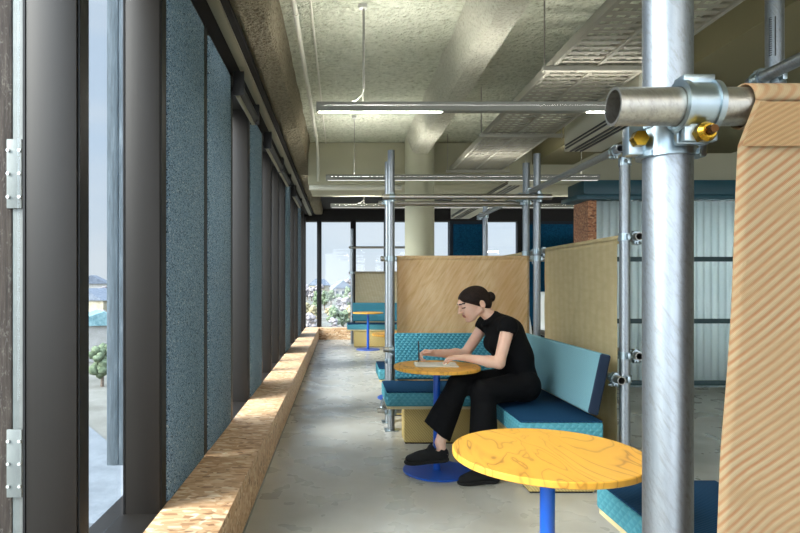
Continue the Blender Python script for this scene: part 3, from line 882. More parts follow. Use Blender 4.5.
screen('hanging_screen', 'x', Y1 + GAP, 0.505, 1.70, ZS - 0.005, 0.30, -1, 'mesh_back', 'warm beige woven screen directly behind the seated woman', None, 5)
screen('hanging_screen', 'y', XR + GAP, 3.83, 5.19, 1.605, 0.25, -1, 'mesh_side', 'olive beige woven side screen to the right of the woman', None, 9)
screen('hanging_screen', 'y', XR + GAP, Y2 + 0.12, 7.1, 1.60, 0.30, -1, 'mesh_side', 'far woven side screen, only its top edge showing above the screen behind the woman', None, 12)
screen('hanging_screen', 'x', 12.83 + GAP, 0.31, 1.5, ZS, 0.30, -1, 'mesh_far', 'small pale distant screen in front of the end windows', None, 15)

# ---------------------------------------------------------------- benches
SZ = 0.48
def bench_seat(name, x0, x1, y0, y1, label, plinth=None, board=None):
    t = thing(name, label, 'bench', ((x0 + x1) / 2, (y0 + y1) / 2, 0), 'teal and navy benches')
    m = MB().box((x0, y0, SZ - 0.118), (x1, y1, SZ - 0.012), 0.014, 3)
    m.build('seat_cushion', 'teal_quilt_light', t)
    m = MB().box((x0 + 0.004, y0 + 0.004, SZ - 0.0118), (x1 - 0.004, y1 - 0.004, SZ), 0.005, 2)
    m.build('seat_top', 'navy_ribbed', t)
    MB().box((x0 + 0.01, y0 + 0.01, SZ - 0.140), (x1 - 0.01, y1 - 0.01, SZ - 0.1185)).build('base_board', 'pale_ply', t)
    if plinth:
        a, b, c, d = plinth
        MB().box((a, c, 0.012), (b, d, SZ - 0.1405), 0.002).build('plinth', 'reed_board', t)
        MB().box((a + 0.008, c + 0.008, 0), (b - 0.008, d - 0.008, 0.0115)).build('kick_strip', 'black_rubber', t)
    return t
def backrest_x(t, x0, x1, yb, yt, zb, zt, th, mat):
    """faces -Y, leaning back"""
    m = MB().hexa([(x0, yb, zb), (x1, yb, zb), (x1, yb + th, zb - 0.02), (x0, yb + th, zb - 0.02),
                   (x0, yt, zt), (x1, yt, zt), (x1, yt + th, zt - 0.02), (x0, yt + th, zt - 0.02)], 0.014, 3)
    m.bm.faces.ensure_lookup_table()
    for f in m.bm.faces:
        f.normal_update()
        if abs(f.normal.x) > 0.9: f.material_index = 1
    return m.build('backrest', [mat, 'navy_cloth'], t)
def backrest_y(t, y0, y1, xb, xt, zb, zt, th, mat):
    m = MB().hexa([(xb, y0, zb), (xb + th, y0, zb - 0.02), (xb + th, y1, zb - 0.02), (xb, y1, zb),
                   (xt, y0, zt), (xt + th, y0, zt - 0.015), (xt + th, y1, zt - 0.015), (xt, y1, zt)], 0.014, 3)
    m.bm.normal_update()
    for f in m.bm.faces:
        if f.normal.y < -0.6 or f.normal.y > 0.6 or f.normal.z < -0.6: f.material_index = 1
    return m.build('backrest', [mat, 'navy_cloth'], t)
b1 = bench_seat('bench', 0.349, 1.085, 4.568, 5.09, 'teal bench with quilted backrest facing the camera behind the woman\'s table', (0.52, 1.06, 4.84, 5.06))
backrest_x(b1, 0.465, 1.49, 5.045, 5.135, 0.503, 0.888, 0.065, 'teal_quilt')
b2 = bench_seat('bench', 1.089, 1.60, 3.59, 5.09, 'navy topped teal bench the woman sits on', (1.18, 1.59, 3.70, 5.06))
backrest_y(b2, 3.60, 5.10, 1.505, 1.585, 0.525, 0.892, 0.068, 'teal_soft')
b3 = bench_seat('bench', 1.089, 1.60, 0.95, 2.52, 'navy topped bench in the lower right corner behind the foreground pole', (1.18, 1.59, 1.0, 2.41))
b4 = bench_seat('bench', 0.372, 1.6, 5.83, 6.345, 'bench facing away, only its left end showing behind the bench pole', (0.52, 1.5, 5.86, 6.07))
b5 = bench_seat('bench', 0.125, 1.5, 12.1, 12.6, 'small distant teal bench before the end windows', (0.27, 1.4, 12.14, 12.55))
backrest_x(b5, 0.25, 1.5, 12.56, 12.65, 0.515, 0.90, 0.065, 'teal_quilt')

# ---------------------------------------------------------------- tables
def make_table(x, y, label, r=0.302, H=0.74):
    t = thing('pedestal_table', label, 'table', (x, y, 0), 'round yellow tables on blue pedestals')
    MB().lathe((x, y, 0), [(0, H - 0.022), (r - 0.003, H - 0.022), (r, H - 0.019), (r, H - 0.003), (r - 0.003, H), (0, H)], 96).build('tabletop', 'yellow_ply', t)
    MB().cyl((x, y, 0.0125), (x, y, H - 0.032), 0.0245, n=32).build('column', 'blue_coat', t)
    MB().lathe((x, y, 0), [(0, 0), (0.234, 0), (0.236, 0.002), (0.236, 0.009), (0.232, 0.012), (0, 0.012)], 72).build('base_disc', 'blue_coat', t)
    MB().box((x - 0.10, y - 0.10, H - 0.0315), (x + 0.10, y + 0.10, H - 0.0225), 0.002).build('mounting_plate', 'black_plastic', t)
    return t
t1 = make_table(0.698, 1.995, 'large-looking round yellow table in the lower right foreground', 0.316, 0.752)
t2_ = make_table(0.672, 4.14, 'round yellow table the woman writes at')
dup(t2_, (0.655, 6.77, 0), 'half hidden yellow table just behind the bench pole')
dup(t2_, (0.535, 11.7, 0), 'small distant yellow table before the far teal bench')

# ---------------------------------------------------------------- pod on the right, chairs
pod = thing('meeting_pod', 'pod with teal fascia, chipboard corner post and pale ribbed plastic walls', 'pod', (4.5, 7.6, 0))
MB().box((3.10, 7.40, 0), (3.205, 7.86, 2.355)).build('corner_post', 'osb_dark', pod)
MB().box((3.02, 7.33, 2.42), (X_RIGHT - 0.1, 7.86, 2.60), 0.004).box((2.93, 7.33, 2.36), (X_RIGHT - 0.1, 7.86, 2.4195), 0.003).build('fascia', 'teal_fascia', pod)
rows = []; n = 700
for z in (0.0, 0.9, 1.8, 2.355):
    rows.append([(3.21 + (X_RIGHT - 0.15 - 3.21) * i / n, 7.47 + 0.011 * math.sin(i * 0.55) , z) for i in range(n + 1)])
pc = MB().sheet(rows).build('wall_sheet', 'polycarbonate', pod, sharp=None)
sm = pc.modifiers.new('thickness', 'SOLIDIFY'); sm.thickness = 0.003
for z in (0.06, 0.84, 1.62):
    MB().box((3.21, 7.425, z - 0.03), (X_RIGHT - 0.15, 7.452, z + 0.03), 0.003).build('rail', 'rail_green', pod)
for x in (4.35, 5.9, 7.4):
    MB().box((x - 0.03, 7.485, 0.0), (x + 0.03, 7.54, 2.355), 0.003).build('upright', 'rail_green', pod)
MB().box((4.3, 9.2, 2.30), (8.5, 9.26, 2.36)).build('pod_fill', 'pod_fill_glow', pod)  # unseen light added inside to make the plastic walls luminous
MB().box((4.75, 10.5, 0), (8.6, 10.6, 2.35)).build('back_panel', 'wall_paint', pod)

def office_chair(x, y, rz, label):
    t = thing('office_chair', label, 'chair', (x, y, 0), 'office chairs behind the booths')
    R_ = Matrix.Rotation(rz, 4, 'Z')
    def W(p): return Vector((x, y, 0)) + R_ @ Vector(p)
    rows = []
    for j in range(13):
        s = j / 12
        rows.append([W((0.21 * (1 - 0.25 * s * s) * (2 * i / 8 - 1), 0.20 + 0.10 * s - 0.05 * (1 - (2 * i / 8 - 1) ** 2), 0.55 + 0.63 * s)) for i in range(9)])
    b = MB().sheet(rows).build('backrest', 'chair_shell', t, sharp=None); s_ = b.modifiers.new('t', 'SOLIDIFY'); s_.thickness = 0.02
    c = W((0, 0, 0.45)); 
    pts = []
    m = MB(); m.box((-0.22, -0.22, 0.44), (0.22, 0.20, 0.49), 0.02, 3)
    bmesh.ops.transform(m.bm, matrix=Matrix.Translation((x, y, 0)) @ R_, verts=m.bm.verts); m.build('seat', 'navy_cloth', t)
    MB().cyl(W((0, 0, 0.09)), W((0, 0, 0.439)), 0.025, n=16).build('stem', 'black_plastic', t)
    for k in range(5):
        a = k * 2 * PI / 5
        MB().path([W((0, 0, 0.10)), W((0.27 * math.cos(a), 0.27 * math.sin(a), 0.065))], [0.022, 0.014], 10).cyl(W((0.27 * math.cos(a) - 0.012, 0.27 * math.sin(a), 0.027)), W((0.27 * math.cos(a) + 0.012, 0.27 * math.sin(a), 0.027)), 0.027, n=16).build('leg', 'black_plastic', t)
    MB().path([W((0, 0.12, 0.43)), W((0, 0.235, 0.45)), W((0, 0.255, 0.62))], 0.016, 10).build('back_stay', 'black_plastic', t)
office_chair(2.66, 8.35, 0.4, 'pale backed office chair glimpsed between the pole pair and the back screen')
office_chair(3.12, 8.95, -0.5, 'pale backed office chair glimpsed between the pole pair and the side screen')

# ---------------------------------------------------------------- things on the table
nb = thing('notebook', 'thin grey notebook lying on the table under the woman\'s hands', 'notebook', (0.675, 4.15, 0.74))
def rotbox(c, hx, hy, z0, z1, ang, bev=0.001):
    m = MB(); m.box((-hx, -hy, z0), (hx, hy, z1), bev)
    bmesh.ops.transform(m.bm, matrix=Matrix.Translation((c[0], c[1], 0)) @ Matrix.Rotation(ang, 4, 'Z'), verts=m.bm.verts)
    return m
rotbox((0.668, 4.16), 0.15, 0.105, 0.7405, 0.7445, -0.06).build('cover', 'paper_grey', nb)
rotbox((0.668, 4.16), 0.146, 0.101, 0.7447, 0.7495, -0.06, 0).build('pages', 'page_white', nb)

# ---------------------------------------------------------------- the woman (signed-distance body)
class SDF:
    def __init__(self, lo, hi, h):
        self.h = h; self.lo = np.array(lo, dtype=np.float64)
        self.n = np.ceil((np.array(hi) - self.lo) / h).astype(int) + 1
        self.F = np.full(self.n, 0.2, dtype=np.float32)
    def _sub(self, lo, hi, pad):
        a = np.floor((np.array(lo) - pad - self.lo) / self.h).astype(int); b = np.ceil((np.array(hi) + pad - self.lo) / self.h).astype(int) + 1
        a = np.clip(a, 0, self.n); b = np.clip(b, 0, self.n)
        sl = tuple(slice(i, j) for i, j in zip(a, b))
        ax = [self.lo[k] + self.h * np.arange(a[k], b[k]) for k in range(3)]
        X, Y, Z = np.meshgrid(*ax, indexing='ij')
        return sl, X, Y, Z
    def _put(self, sl, d, k, cut):
        f = self.F[sl]
        if cut:
            d = -d
            if k > 0:
                hh = np.clip(0.5 - 0.5 * (f - d) / k, 0, 1); self.F[sl] = (f * (1 - hh) + d * hh + k * hh * (1 - hh))
            else: self.F[sl] = np.maximum(f, d)
        else:
            if k > 0:
                hh = np.clip(0.5 + 0.5 * (d - f) / k, 0, 1); self.F[sl] = d * (1 - hh) + f * hh - k * hh * (1 - hh)
            else: self.F[sl] = np.minimum(f, d)
    def cap(self, a, b, ra, rb, k=0.02, sy=1.0, cut=False):
        a = np.array(a, float); b = np.array(b, float)
        r = max(ra, rb) * max(1, sy)
        sl, X, Y, Z = self._sub(np.minimum(a, b) - r, np.maximum(a, b) + r, k + 0.03)
        if X.size == 0: return
        ab = b - a; ab2 = ab.copy(); ab2[1] /= sy
        px, py, pz = X - a[0], (Y - a[1]) / sy, Z - a[2]
        L = (ab2 ** 2).sum()
        t = np.clip((px * ab2[0] + py * ab2[1] + pz * ab2[2]) / max(L, 1e-9), 0, 1)
        d = np.sqrt((px - t * ab2[0]) ** 2 + (py - t * ab2[1]) ** 2 + (pz - t * ab2[2]) ** 2) - (ra + (rb - ra) * t)
        self._put(sl, d, k, cut)
    def ell(self, c, r, axes=None, k=0.02, cut=False):
        c = np.array(c, float); R = max(r)
        sl, X, Y, Z = self._sub(c - R, c + R, k + 0.03)
        if X.size == 0: return
        A = np.eye(3) if axes is None else np.array([list(v) for v in axes], float)
        p = [(X - c[0]) * A[i][0] + (Y - c[1]) * A[i][1] + (Z - c[2]) * A[i][2] for i in range(3)]
        k0 = np.sqrt(sum((p[i] / r[i]) ** 2 for i in range(3))); k1 = np.sqrt(sum((p[i] / r[i] ** 2) ** 2 for i in range(3)))
        d = k0 * (k0 - 1) / np.maximum(k1, 1e-6)
        self._put(sl, d, k, cut)
    def half(self, p, nrm, k=0.0):
        """keep the side the normal points away from"""
        sl, X, Y, Z = self._sub(self.lo, self.lo + self.h * self.n, 0)
        nrm = np.array(nrm, float); nrm /= np.linalg.norm(nrm)
        d = (X - p[0]) * nrm[0] + (Y - p[1]) * nrm[1] + (Z - p[2]) * nrm[2]
        self._put(sl, -d, k, True)
    def mesh(self):
        F = self.F.astype(np.float64); F = np.pad(F, 1, constant_values=0.2); lo = self.lo - self.h
        s = F < 0
        def cr(A):
            return [A[i:A.shape[0] - 1 + i, j:A.shape[1] - 1 + j, k:A.shape[2] - 1 + k] for i in (0, 1) for j in (0, 1) for k in (0, 1)]
        cs = cr(s); cnt = sum(c.astype(np.int8) for c in cs)
        mixed = (cnt > 0) & (cnt < 8)
        I = np.argwhere(mixed); idx = np.full(mixed.shape, -1, dtype=np.int64); idx[mixed] = np.arange(len(I))
        corners = np.array([(i, j, k) for i in (0, 1) for j in (0, 1) for k in (0, 1)])
        vals = np.stack([F[I[:, 0] + c[0], I[:, 1] + c[1], I[:, 2] + c[2]] for c in corners], 1)
        acc = np.zeros((len(I), 3)); num = np.zeros(len(I))
        for a in range(8):
            for b in range(a + 1, 8):
                if np.abs(corners[a] - corners[b]).sum() != 1: continue
                va, vb = vals[:, a], vals[:, b]
                m = (va < 0) != (vb < 0)
                t = np.where(m, va / np.where(m, va - vb, 1), 0)
                pt = corners[a] + t[:, None] * (corners[b] - corners[a])
                acc += pt * m[:, None]; num += m
        V = (I + acc / num[:, None]) * self.h + lo
        Q = []
        for ax in range(3):
            o1, o2 = (ax + 1) % 3, (ax + 2) % 3
            sA = [slice(1, -1)] * 3; sA[ax] = slice(0, -1); sB = [slice(1, -1)] * 3; sB[ax] = slice(1, None)
            a = s[tuple(sA)]; b = s[tuple(sB)]
            E = np.argwhere(a != b)
            if len(E) == 0: continue
            flip = a[tuple(E.T)]
            base = E.copy(); base[:, o1] += 1; base[:, o2] += 1
            def cell(d1, d2):
                q = base.copy(); q[:, o1] -= d1; q[:, o2] -= d2
                return idx[q[:, 0], q[:, 1], q[:, 2]]
            q = np.stack([cell(1, 1), cell(0, 1), cell(0, 0), cell(1, 0)], 1)
            q[~flip] = q[~flip][:, ::-1]
            Q.append(q)
        return V, np.concatenate(Q)

def relax(V, Q, it=2, lam=0.5):
    e = np.concatenate([Q[:, [0, 1]], Q[:, [1, 2]], Q[:, [2, 3]], Q[:, [3, 0]]])
    for _ in range(it):
        s = np.zeros_like(V); n = np.zeros(len(V))
        np.add.at(s, e[:, 0], V[e[:, 1]]); np.add.at(s, e[:, 1], V[e[:, 0]])
        np.add.at(n, e[:, 0], 1); np.add.at(n, e[:, 1], 1)
        V = V + lam * (s / n[:, None] - V)
    return V

person = thing('person', 'woman in black with a low dark bun, legs crossed, writing at the yellow table', 'person', (1.3, 4.2, 0.48))
# head frame
pit = math.radians(22); yaw = math.radians(-6)
f0 = Vector((-math.cos(pit), 0, -math.sin(pit))); u0 = Vector((-math.sin(pit), 0, math.cos(pit)))
Ry = Matrix.Rotation(-yaw, 3, 'Z')
fw = Ry @ f0; upv = Ry @ u0; sd = fw.cross(upv)   # sd: to her right
HO = Vector((0.982, 4.215, 1.172))
def Hd(f, u, s=0.0): return HO + fw * f + upv * u + sd * s
AX = (fw, upv, sd)
hip_l, hip_r = Vector((1.275, 4.10, 0.595)), Vector((1.275, 4.30, 0.60))
knee_l, ank_l = Vector((0.955, 3.96, 0.585)), Vector((0.945, 3.905, 0.10))
knee_r, ank_r = Vector((0.80, 4.02, 0.625)), Vector((0.663, 3.945, 0.255))
sh_l, el_l, wr_l = Vector((1.145, 4.04, 1.025)), Vector((1.065, 3.975, 0.780)), Vector((0.858, 4.055, 0.806))
sh_r, el_r, wr_r = Vector((1.075, 4.395, 1.015)), Vector((0.925, 4.40, 0.790)), Vector((0.672, 4.285, 0.812))

B = SDF((0.40, 3.78, 0.0), (1.46, 4.60, 1.36), 0.0042)
# torso inside the clothes
B.cap((1.27, 4.20, 0.62), (1.215, 4.20, 0.80), 0.095, 0.085, 0.03, 1.35)
B.cap((1.215, 4.20, 0.80), (1.155, 4.21, 0.98), 0.085, 0.09, 0.03, 1.45)
B.cap(sh_l, sh_r, 0.05, 0.05, 0.04)
B.cap(hip_l, hip_r, 0.085, 0.085, 0.03)
for h_, k_, a_ in ((hip_l, knee_l, ank_l), (hip_r, knee_r, ank_r)):
    B.cap(h_, k_, 0.072, 0.048, 0.03); B.cap(k_, k_.lerp(a_, 0.35), 0.046, 0.046, 0.02); B.cap(k_.lerp(a_, 0.35), a_, 0.046, 0.034, 0.02)
# feet inside the shoes
B.cap(ank_l, (0.93, 3.90, 0.06), 0.034, 0.03, 0.01); B.cap((0.95, 3.90, 0.05), (0.83, 3.88, 0.04), 0.03, 0.024, 0.01)
B.cap(ank_r, (0.672, 3.945, 0.20), 0.034, 0.032, 0.01); B.cap((0.69, 3.945, 0.18), (0.53, 3.94, 0.155), 0.03, 0.024, 0.01)
# arms
B.cap(sh_l, el_l, 0.046, 0.037, 0.02); B.cap(el_l, el_l.lerp(wr_l, 0.3), 0.036, 0.038, 0.02); B.cap(el_l.lerp(wr_l, 0.3), wr_l, 0.038, 0.025, 0.02)
B.cap(sh_r, el_r, 0.045, 0.037, 0.02); B.cap(el_r, el_r.lerp(wr_r, 0.3), 0.036, 0.037, 0.02); B.cap(el_r.lerp(wr_r, 0.3), wr_r, 0.037, 0.025, 0.02)
def hand(S, wrist, fwd, thumb, curls, spread=0.0, scale=1.0, thumb_to=None):
    f = Vector(fwd).normalized(); t = Vector(thumb); t = (t - f * t.dot(f)).normalized(); n = f.cross(t)
    # n: back-of-hand or palm side; fingers curl towards -nn
    nn = n if n.z > 0 else -n
    s = scale
    kn = [wrist + f * (0.082 * s) + t * (o * s) for o in (0.030, 0.010, -0.010, -0.028)]
    kn[3] = kn[3] - f * 0.008 * s; kn[0] = kn[0] - f * 0.003 * s
    for q in kn: S.cap(wrist + (q - wrist) * 0.12, q, 0.018 * s, 0.0115 * s, 0.012)
    S.ell(wrist + f * 0.045 * s + t * 0.018 * s - nn * 0.008 * s, (0.030 * s, 0.020 * s, 0.014 * s), (f, t, nn), 0.012)
    lens = ((0.040, 0.024, 0.019), (0.044, 0.027, 0.020), (0.041, 0.025, 0.019), (0.032, 0.019, 0.017))
    for q, ls, cu, j in zip(kn, lens, curls, range(4)):
        p = q; a = 0.0
        for seg, (L, c) in enumerate(zip(ls, cu)):
            a += c
            d = f * math.cos(a) - nn * math.sin(a) + t * spread * (1.5 - j) * 0.1
            q2 = p + d.normalized() * L * s
            S.cap(p, q2, (0.0088 - 0.0007 * seg) * s, (0.0082 - 0.0008 * seg) * s, 0.003)
            p = q2
    tb = wrist + f * 0.022 * s + t * 0.022 * s - nn * 0.006 * s
    t1_ = tb + (f * 0.6 + t * 0.75 - nn * 0.25).normalized() * 0.040 * s
    t2_ = t1_ + ((Vector(thumb_to) - t1_).normalized() if thumb_to is not None else (f * 0.9 + t * 0.1 - nn * 0.2).normalized()) * 0.030 * s
    t3_ = t2_ + ((Vector(thumb_to) - t2_).normalized() if thumb_to is not None else (f * 0.95 - t * 0.2 - nn * 0.2).normalized()) * 0.022 * s
    S.cap(tb, t1_, 0.015 * s, 0.011 * s, 0.012); S.cap(t1_, t2_, 0.0105 * s, 0.0095 * s, 0.004); S.cap(t2_, t3_, 0.0095 * s, 0.008 * s, 0.004)
    return kn
pen_tip = Vector((0.554, 4.200, 0.7515)); pen_top = Vector((0.560, 4.256, 0.900))
grip = pen_tip.lerp(pen_top, 0.42)
hand(B, wr_r, (-0.96, -0.24, 0.06), (-0.1, -0.75, 0.45), ((0.55, 1.0, 0.5), (0.75, 1.15, 0.6), (0.95, 1.2, 0.7), (1.1, 1.2, 0.7)), 0.0, 1.02, grip + Vector((0.012, -0.012, 0.0)))
hand(B, wr_l, (-0.97, 0.18, 0.0), (0.15, 0.95, 0.12), ((0.25, 0.4, 0.3), (0.3, 0.4, 0.3), (0.3, 0.45, 0.3), (0.3, 0.4, 0.3)), 0.3, 0.98)
# neck and head
B.cap((1.110, 4.215, 1.04), Hd(-0.012, -0.045), 0.050, 0.046, 0.03)
B.ell(Hd(0.024, 0.048), (0.108, 0.080, 0.072), AX, 0.02)
B.ell(Hd(0.078, -0.012), (0.056, 0.082, 0.056), AX, 0.02)
for sgn in (-1, 1):
    B.cap(Hd(0.015, -0.040, sgn * 0.047), Hd(0.098, -0.078, sgn * 0.016), 0.016, 0.017, 0.025)
    B.ell(Hd(0.100, -0.012, sgn * 0.030), (0.026, 0.026, 0.022), AX, 0.02)
    B.ell(Hd(0.139, 0.026, sgn * 0.031), (0.015, 0.012, 0.016), AX, 0.012, True)
    B.ell(Hd(0.119, 0.024, sgn * 0.031), (0.0125, 0.0115, 0.014), AX, 0.004)
    # ear: rim with a hollow
    B.ell(Hd(-0.004, -0.002, sgn * 0.074), (0.020, 0.031, 0.011), AX, 0.006)
    B.ell(Hd(0.001, 0.0, sgn * 0.086), (0.011, 0.018, 0.008), AX, 0.004, True)
B.cap(Hd(0.128, 0.050, -0.028), Hd(0.128, 0.050, 0.028), 0.012, 0.012, 0.015)
B.ell(Hd(0.115, -0.079), (0.018, 0.014, 0.020), AX, 0.015)
B.cap(Hd(0.133, 0.036), Hd(0.156, -0.004), 0.0075, 0.0090, 0.010)
B.ell(Hd(0.155, -0.009), (0.012, 0.0095, 0.012), AX, 0.006)
for sgn in (-1, 1): B.ell(Hd(0.139, -0.011, sgn * 0.010), (0.010, 0.008, 0.008), AX, 0.005)
B.ell(Hd(0.132, -0.036), (0.011, 0.006, 0.021), AX, 0.006); B.ell(Hd(0.129, -0.048), (0.011, 0.0065, 0.019), AX, 0.006)
B.ell(Hd(0.147, -0.042), (0.006, 0.0022, 0.022), AX, 0.003, True)
V, Q = B.mesh(); V = relax(V, Q, 2, 0.4)
ctr = V[Q].mean(1) - np.array(HO)
hf, hu, hs = ctr @ np.array(fw), ctr @ np.array(upv), ctr @ np.array(sd)
mi = np.zeros(len(Q), int)
mi[(hf > 0.126) & (hu > -0.054) & (hu < -0.0315) & (np.abs(hs) < 0.021)] = 1
ah = np.abs(hs)
mi[(hf > 0.09) & (np.abs(hu - 0.0185) < 0.0035) & (ah > 0.018) & (ah < 0.047)] = 2
mi[(hf > 0.09) & (np.abs(hu - 0.047 - 0.004 * np.cos((ah - 0.03) * 80)) < 0.0045) & (ah > 0.014) & (ah < 0.050)] = 2
smooth_mesh('body', V, Q, ['skin', 'lips', 'eye_line'], person, mi)

# hair
Hr = SDF((0.78, 4.08, 1.08), (1.16, 4.35, 1.36), 0.004)
Hr.ell(Hd(0.022, 0.050), (0.1145, 0.0875, 0.0785), AX, 0.0)
Hr.ell(Hd(-0.040, -0.005), (0.056, 0.066, 0.060), AX, 0.03)
n2 = (fw * 0.60 - upv * 0.80); Hr.half(np.array(Hd(0.100, 0.050)), n2, 0.006)
for sgn in (-1, 1): Hr.ell(Hd(-0.002, -0.008, sgn * 0.080), (0.023, 0.030, 0.024), AX, 0.006, True)
Hr.half(np.array(Hd(0.126, 0.1)), fw * 0.97 - upv * 0.25, 0.006)
Hr.ell(Hd(-0.100, 0.012), (0.034, 0.038, 0.040), AX, 0.008)
Hr.cap(Hd(-0.070, 0.01), Hd(-0.095, 0.012), 0.026, 0.026, 0.012)
V, Q = Hr.mesh(); V = relax(V, Q, 2, 0.4)
smooth_mesh('hair', V, Q, ['hair'], person)

# top with cap sleeves
S = SDF((0.90, 3.92, 0.52), (1.48, 4.52, 1.16), 0.0048)
S.cap((1.275, 4.20, 0.63), (1.225, 4.20, 0.80), 0.122, 0.118, 0.03, 1.3)
S.cap((1.215, 4.20, 0.80), (1.158, 4.21, 0.965), 0.122, 0.112, 0.03, 1.4)
S.cap((1.10, 4.13, 0.885), (1.10, 4.28, 0.885), 0.066, 0.066, 0.05)
S.cap((1.28, 4.20, 0.80), (1.21, 4.21, 0.98), 0.075, 0.085, 0.05, 1.5)
S.cap(sh_l + Vector((0, 0.015, 0.0)), sh_r + Vector((0, -0.015, 0)), 0.064, 0.062, 0.04)
for s_, e_ in ((sh_l, el_l), (sh_r, el_r)):
    S.cap(s_, s_.lerp(e_, 0.11), 0.064, 0.061, 0.02)
S.cap((1.14, 4.215, 1.02), (1.092, 4.215, 1.06), 0.085, 0.062, 0.02)
S.ell((1.062, 4.215, 1.052), (0.070, 0.068, 0.024), (Vector((0.8, 0, 0.6)), Vector((0, 1, 0)), Vector((-0.6, 0, 0.8))), 0.02)
for s_, e_ in ((sh_l, el_l), (sh_r, el_r)):     # hollow inside the sleeve hem
    S.cap(s_.lerp(e_, 0.11), s_.lerp(e_, 0.6), 0.0515, 0.0515, 0.003, 1, True)
V, Q = S.mesh(); V = relax(V, Q, 3, 0.5)
smooth_mesh('black_top', V, Q, ['black_cloth'], person)

# wide trousers
T = SDF((0.50, 3.74, 0.08), (1.48, 4.52, 0.80), 0.005)
T.cap((1.275, 4.10, 0.604), (1.275, 4.31, 0.604), 0.108, 0.108, 0.03)
T.cap((1.27, 4.20, 0.64), (1.25, 4.20, 0.70), 0.115, 0.112, 0.03, 1.3)
hem_l = Vector((0.945, 3.91, 0.155)); hem_r = Vector((0.640, 3.945, 0.330))
T.cap(hip_l + Vector((0, 0, 0.012)), knee_l, 0.101, 0.082, 0.03); T.cap(knee_l, hem_l, 0.080, 0.100, 0.03)
T.cap(hip_r + Vector((0, 0, 0.012)), knee_r, 0.103, 0.075, 0.03); T.cap(knee_r, knee_r.lerp(hem_r, 1.22), 0.072, 0.112, 0.02)
# cut the hems flat and hollow them
def cutcap(S_, p, nrm, R):
    nrm = Vector(nrm).normalized(); p = Vector(p)
    S_.cap(p + nrm * R, p + nrm * R * 1.6, R, R, 0.0, 1, True)
ax_r = Vector((-0.118, 0.0, -0.165)).normalized()
hn = Vector((-0.60, 0.0, -0.80)).normalized()
sl, X, Y, Z = T._sub((0.50, 3.74, 0.08), (0.84, 4.2, 0.56), 0)
pn = (X - hem_r.x) * hn.x + (Y - hem_r.y) * hn.y + (Z - hem_r.z) * hn.z
T._put(sl, -pn, 0.0, True)
sl, X, Y, Z = T._sub((0.80, 3.74, 0.08), (1.12, 4.06, 0.30), 0)
T._put(sl, (Z - 0.105), 0.0, True)
T.cap(hem_r - hn * 0.07, hem_r + hn * 0.06, 0.070, 0.108, 0.004, 1, True)
T.cap((0.945, 3.91, 0.19), (0.945, 3.91, 0.04), 0.07, 0.096, 0.004, 1, True)
V, Q = T.mesh(); V = relax(V, Q, 3, 0.5)
V[:, 2] += 0.004 * np.sin(V[:, 0] * 60 + V[:, 1] * 40) * np.clip((0.62 - V[:, 2]) * 6, 0, 1) * 0.5
smooth_mesh('trousers', V, Q, ['black_cloth'], person)

def shoe(heel, toe, up, name='shoe'):
    h_ = Vector(heel); t_ = Vector(toe); f = (t_ - h_).normalized(); u = Vector(up); u = (u - f * u.dot(f)).normalized(); s = f.cross(u)
    L = (t_ - h_).length
    lo = np.minimum(np.array(h_), np.array(t_)) - 0.13; hi = np.maximum(np.array(h_), np.array(t_)) + 0.13
    D = SDF(lo, hi, 0.0042)
    D.ell(h_ + f * L * 0.17 + u * 0.052, (0.052, 0.052, 0.034), (f, u, s), 0.0)
    D.ell(h_ + f * L * 0.30 + u * 0.075, (0.055, 0.050, 0.034), (f, u, s), 0.02)
    D.ell(h_ + f * L * 0.55 + u * 0.045, (0.085, 0.044, 0.040), (f, u, s), 0.03)
    D.ell(h_ + f * L * 0.77 + u * 0.034, (0.066, 0.032, 0.045), (f, u, s), 0.02)
    D.ell(h_ + f * L * 0.38 + u * 0.104, (0.024, 0.022, 0.022), (f, u, s), 0.015)
    sl, X, Y, Z = D._sub(lo, hi, 0)
    pz = (X - h_.x) * u.x + (Y - h_.y) * u.y + (Z - h_.z) * u.z
    D._put(sl, (pz - 0.022), 0.003, True)
    D.cap(h_ + f * L * 0.27 + u * 0.075, h_ + f * L * 0.22 + u * 0.16, 0.030, 0.040, 0.004, 1, True)
    V, Q = D.mesh(); V = relax(V, Q, 2, 0.4)
    o = smooth_mesh(name, V, Q, ['shoe_black'], person)
    E = SDF(lo, hi, 0.0042)
    E.ell(h_ + f * L * 0.20 + u * 0.014, (0.062, 0.03, 0.038), (f, u, s), 0.0)
    E.ell(h_ + f * L * 0.50 + u * 0.014, (0.10, 0.03, 0.037), (f, u, s), 0.02)
    E.ell(h_ + f * L * 0.75 + u * 0.014, (0.082, 0.03, 0.048), (f, u, s), 0.02)
    sl, X, Y, Z = E._sub(lo, hi, 0)
    pz = (X - h_.x) * u.x + (Y - h_.y) * u.y + (Z - h_.z) * u.z
    E._put(sl, (pz - 0.0), 0.002, True); E._put(sl, -(pz - 0.024), 0.004, True)
    V, Q = E.mesh(); V = relax(V, Q, 2, 0.4)
    smooth_mesh('sole', V, Q, ['black_rubber'], o)
    m = MB()
    for k in range(4):
        c = h_ + f * L * (0.44 + 0.065 * k) + u * (0.103 - 0.009 * k)
        m.path([c - s * 0.024 - u * 0.010, c + u * 0.001, c + s * 0.024 - u * 0.010], 0.0028, 8)
    m.build('laces', 'black_cloth', o)
    return o
shoe((1.045, 3.905, 0.003), (0.770, 3.852, 0.003), (0, 0, 1))
shoe((0.722, 3.95, 0.128), (0.428, 3.935, 0.112), (0.06, -0.08, 1))

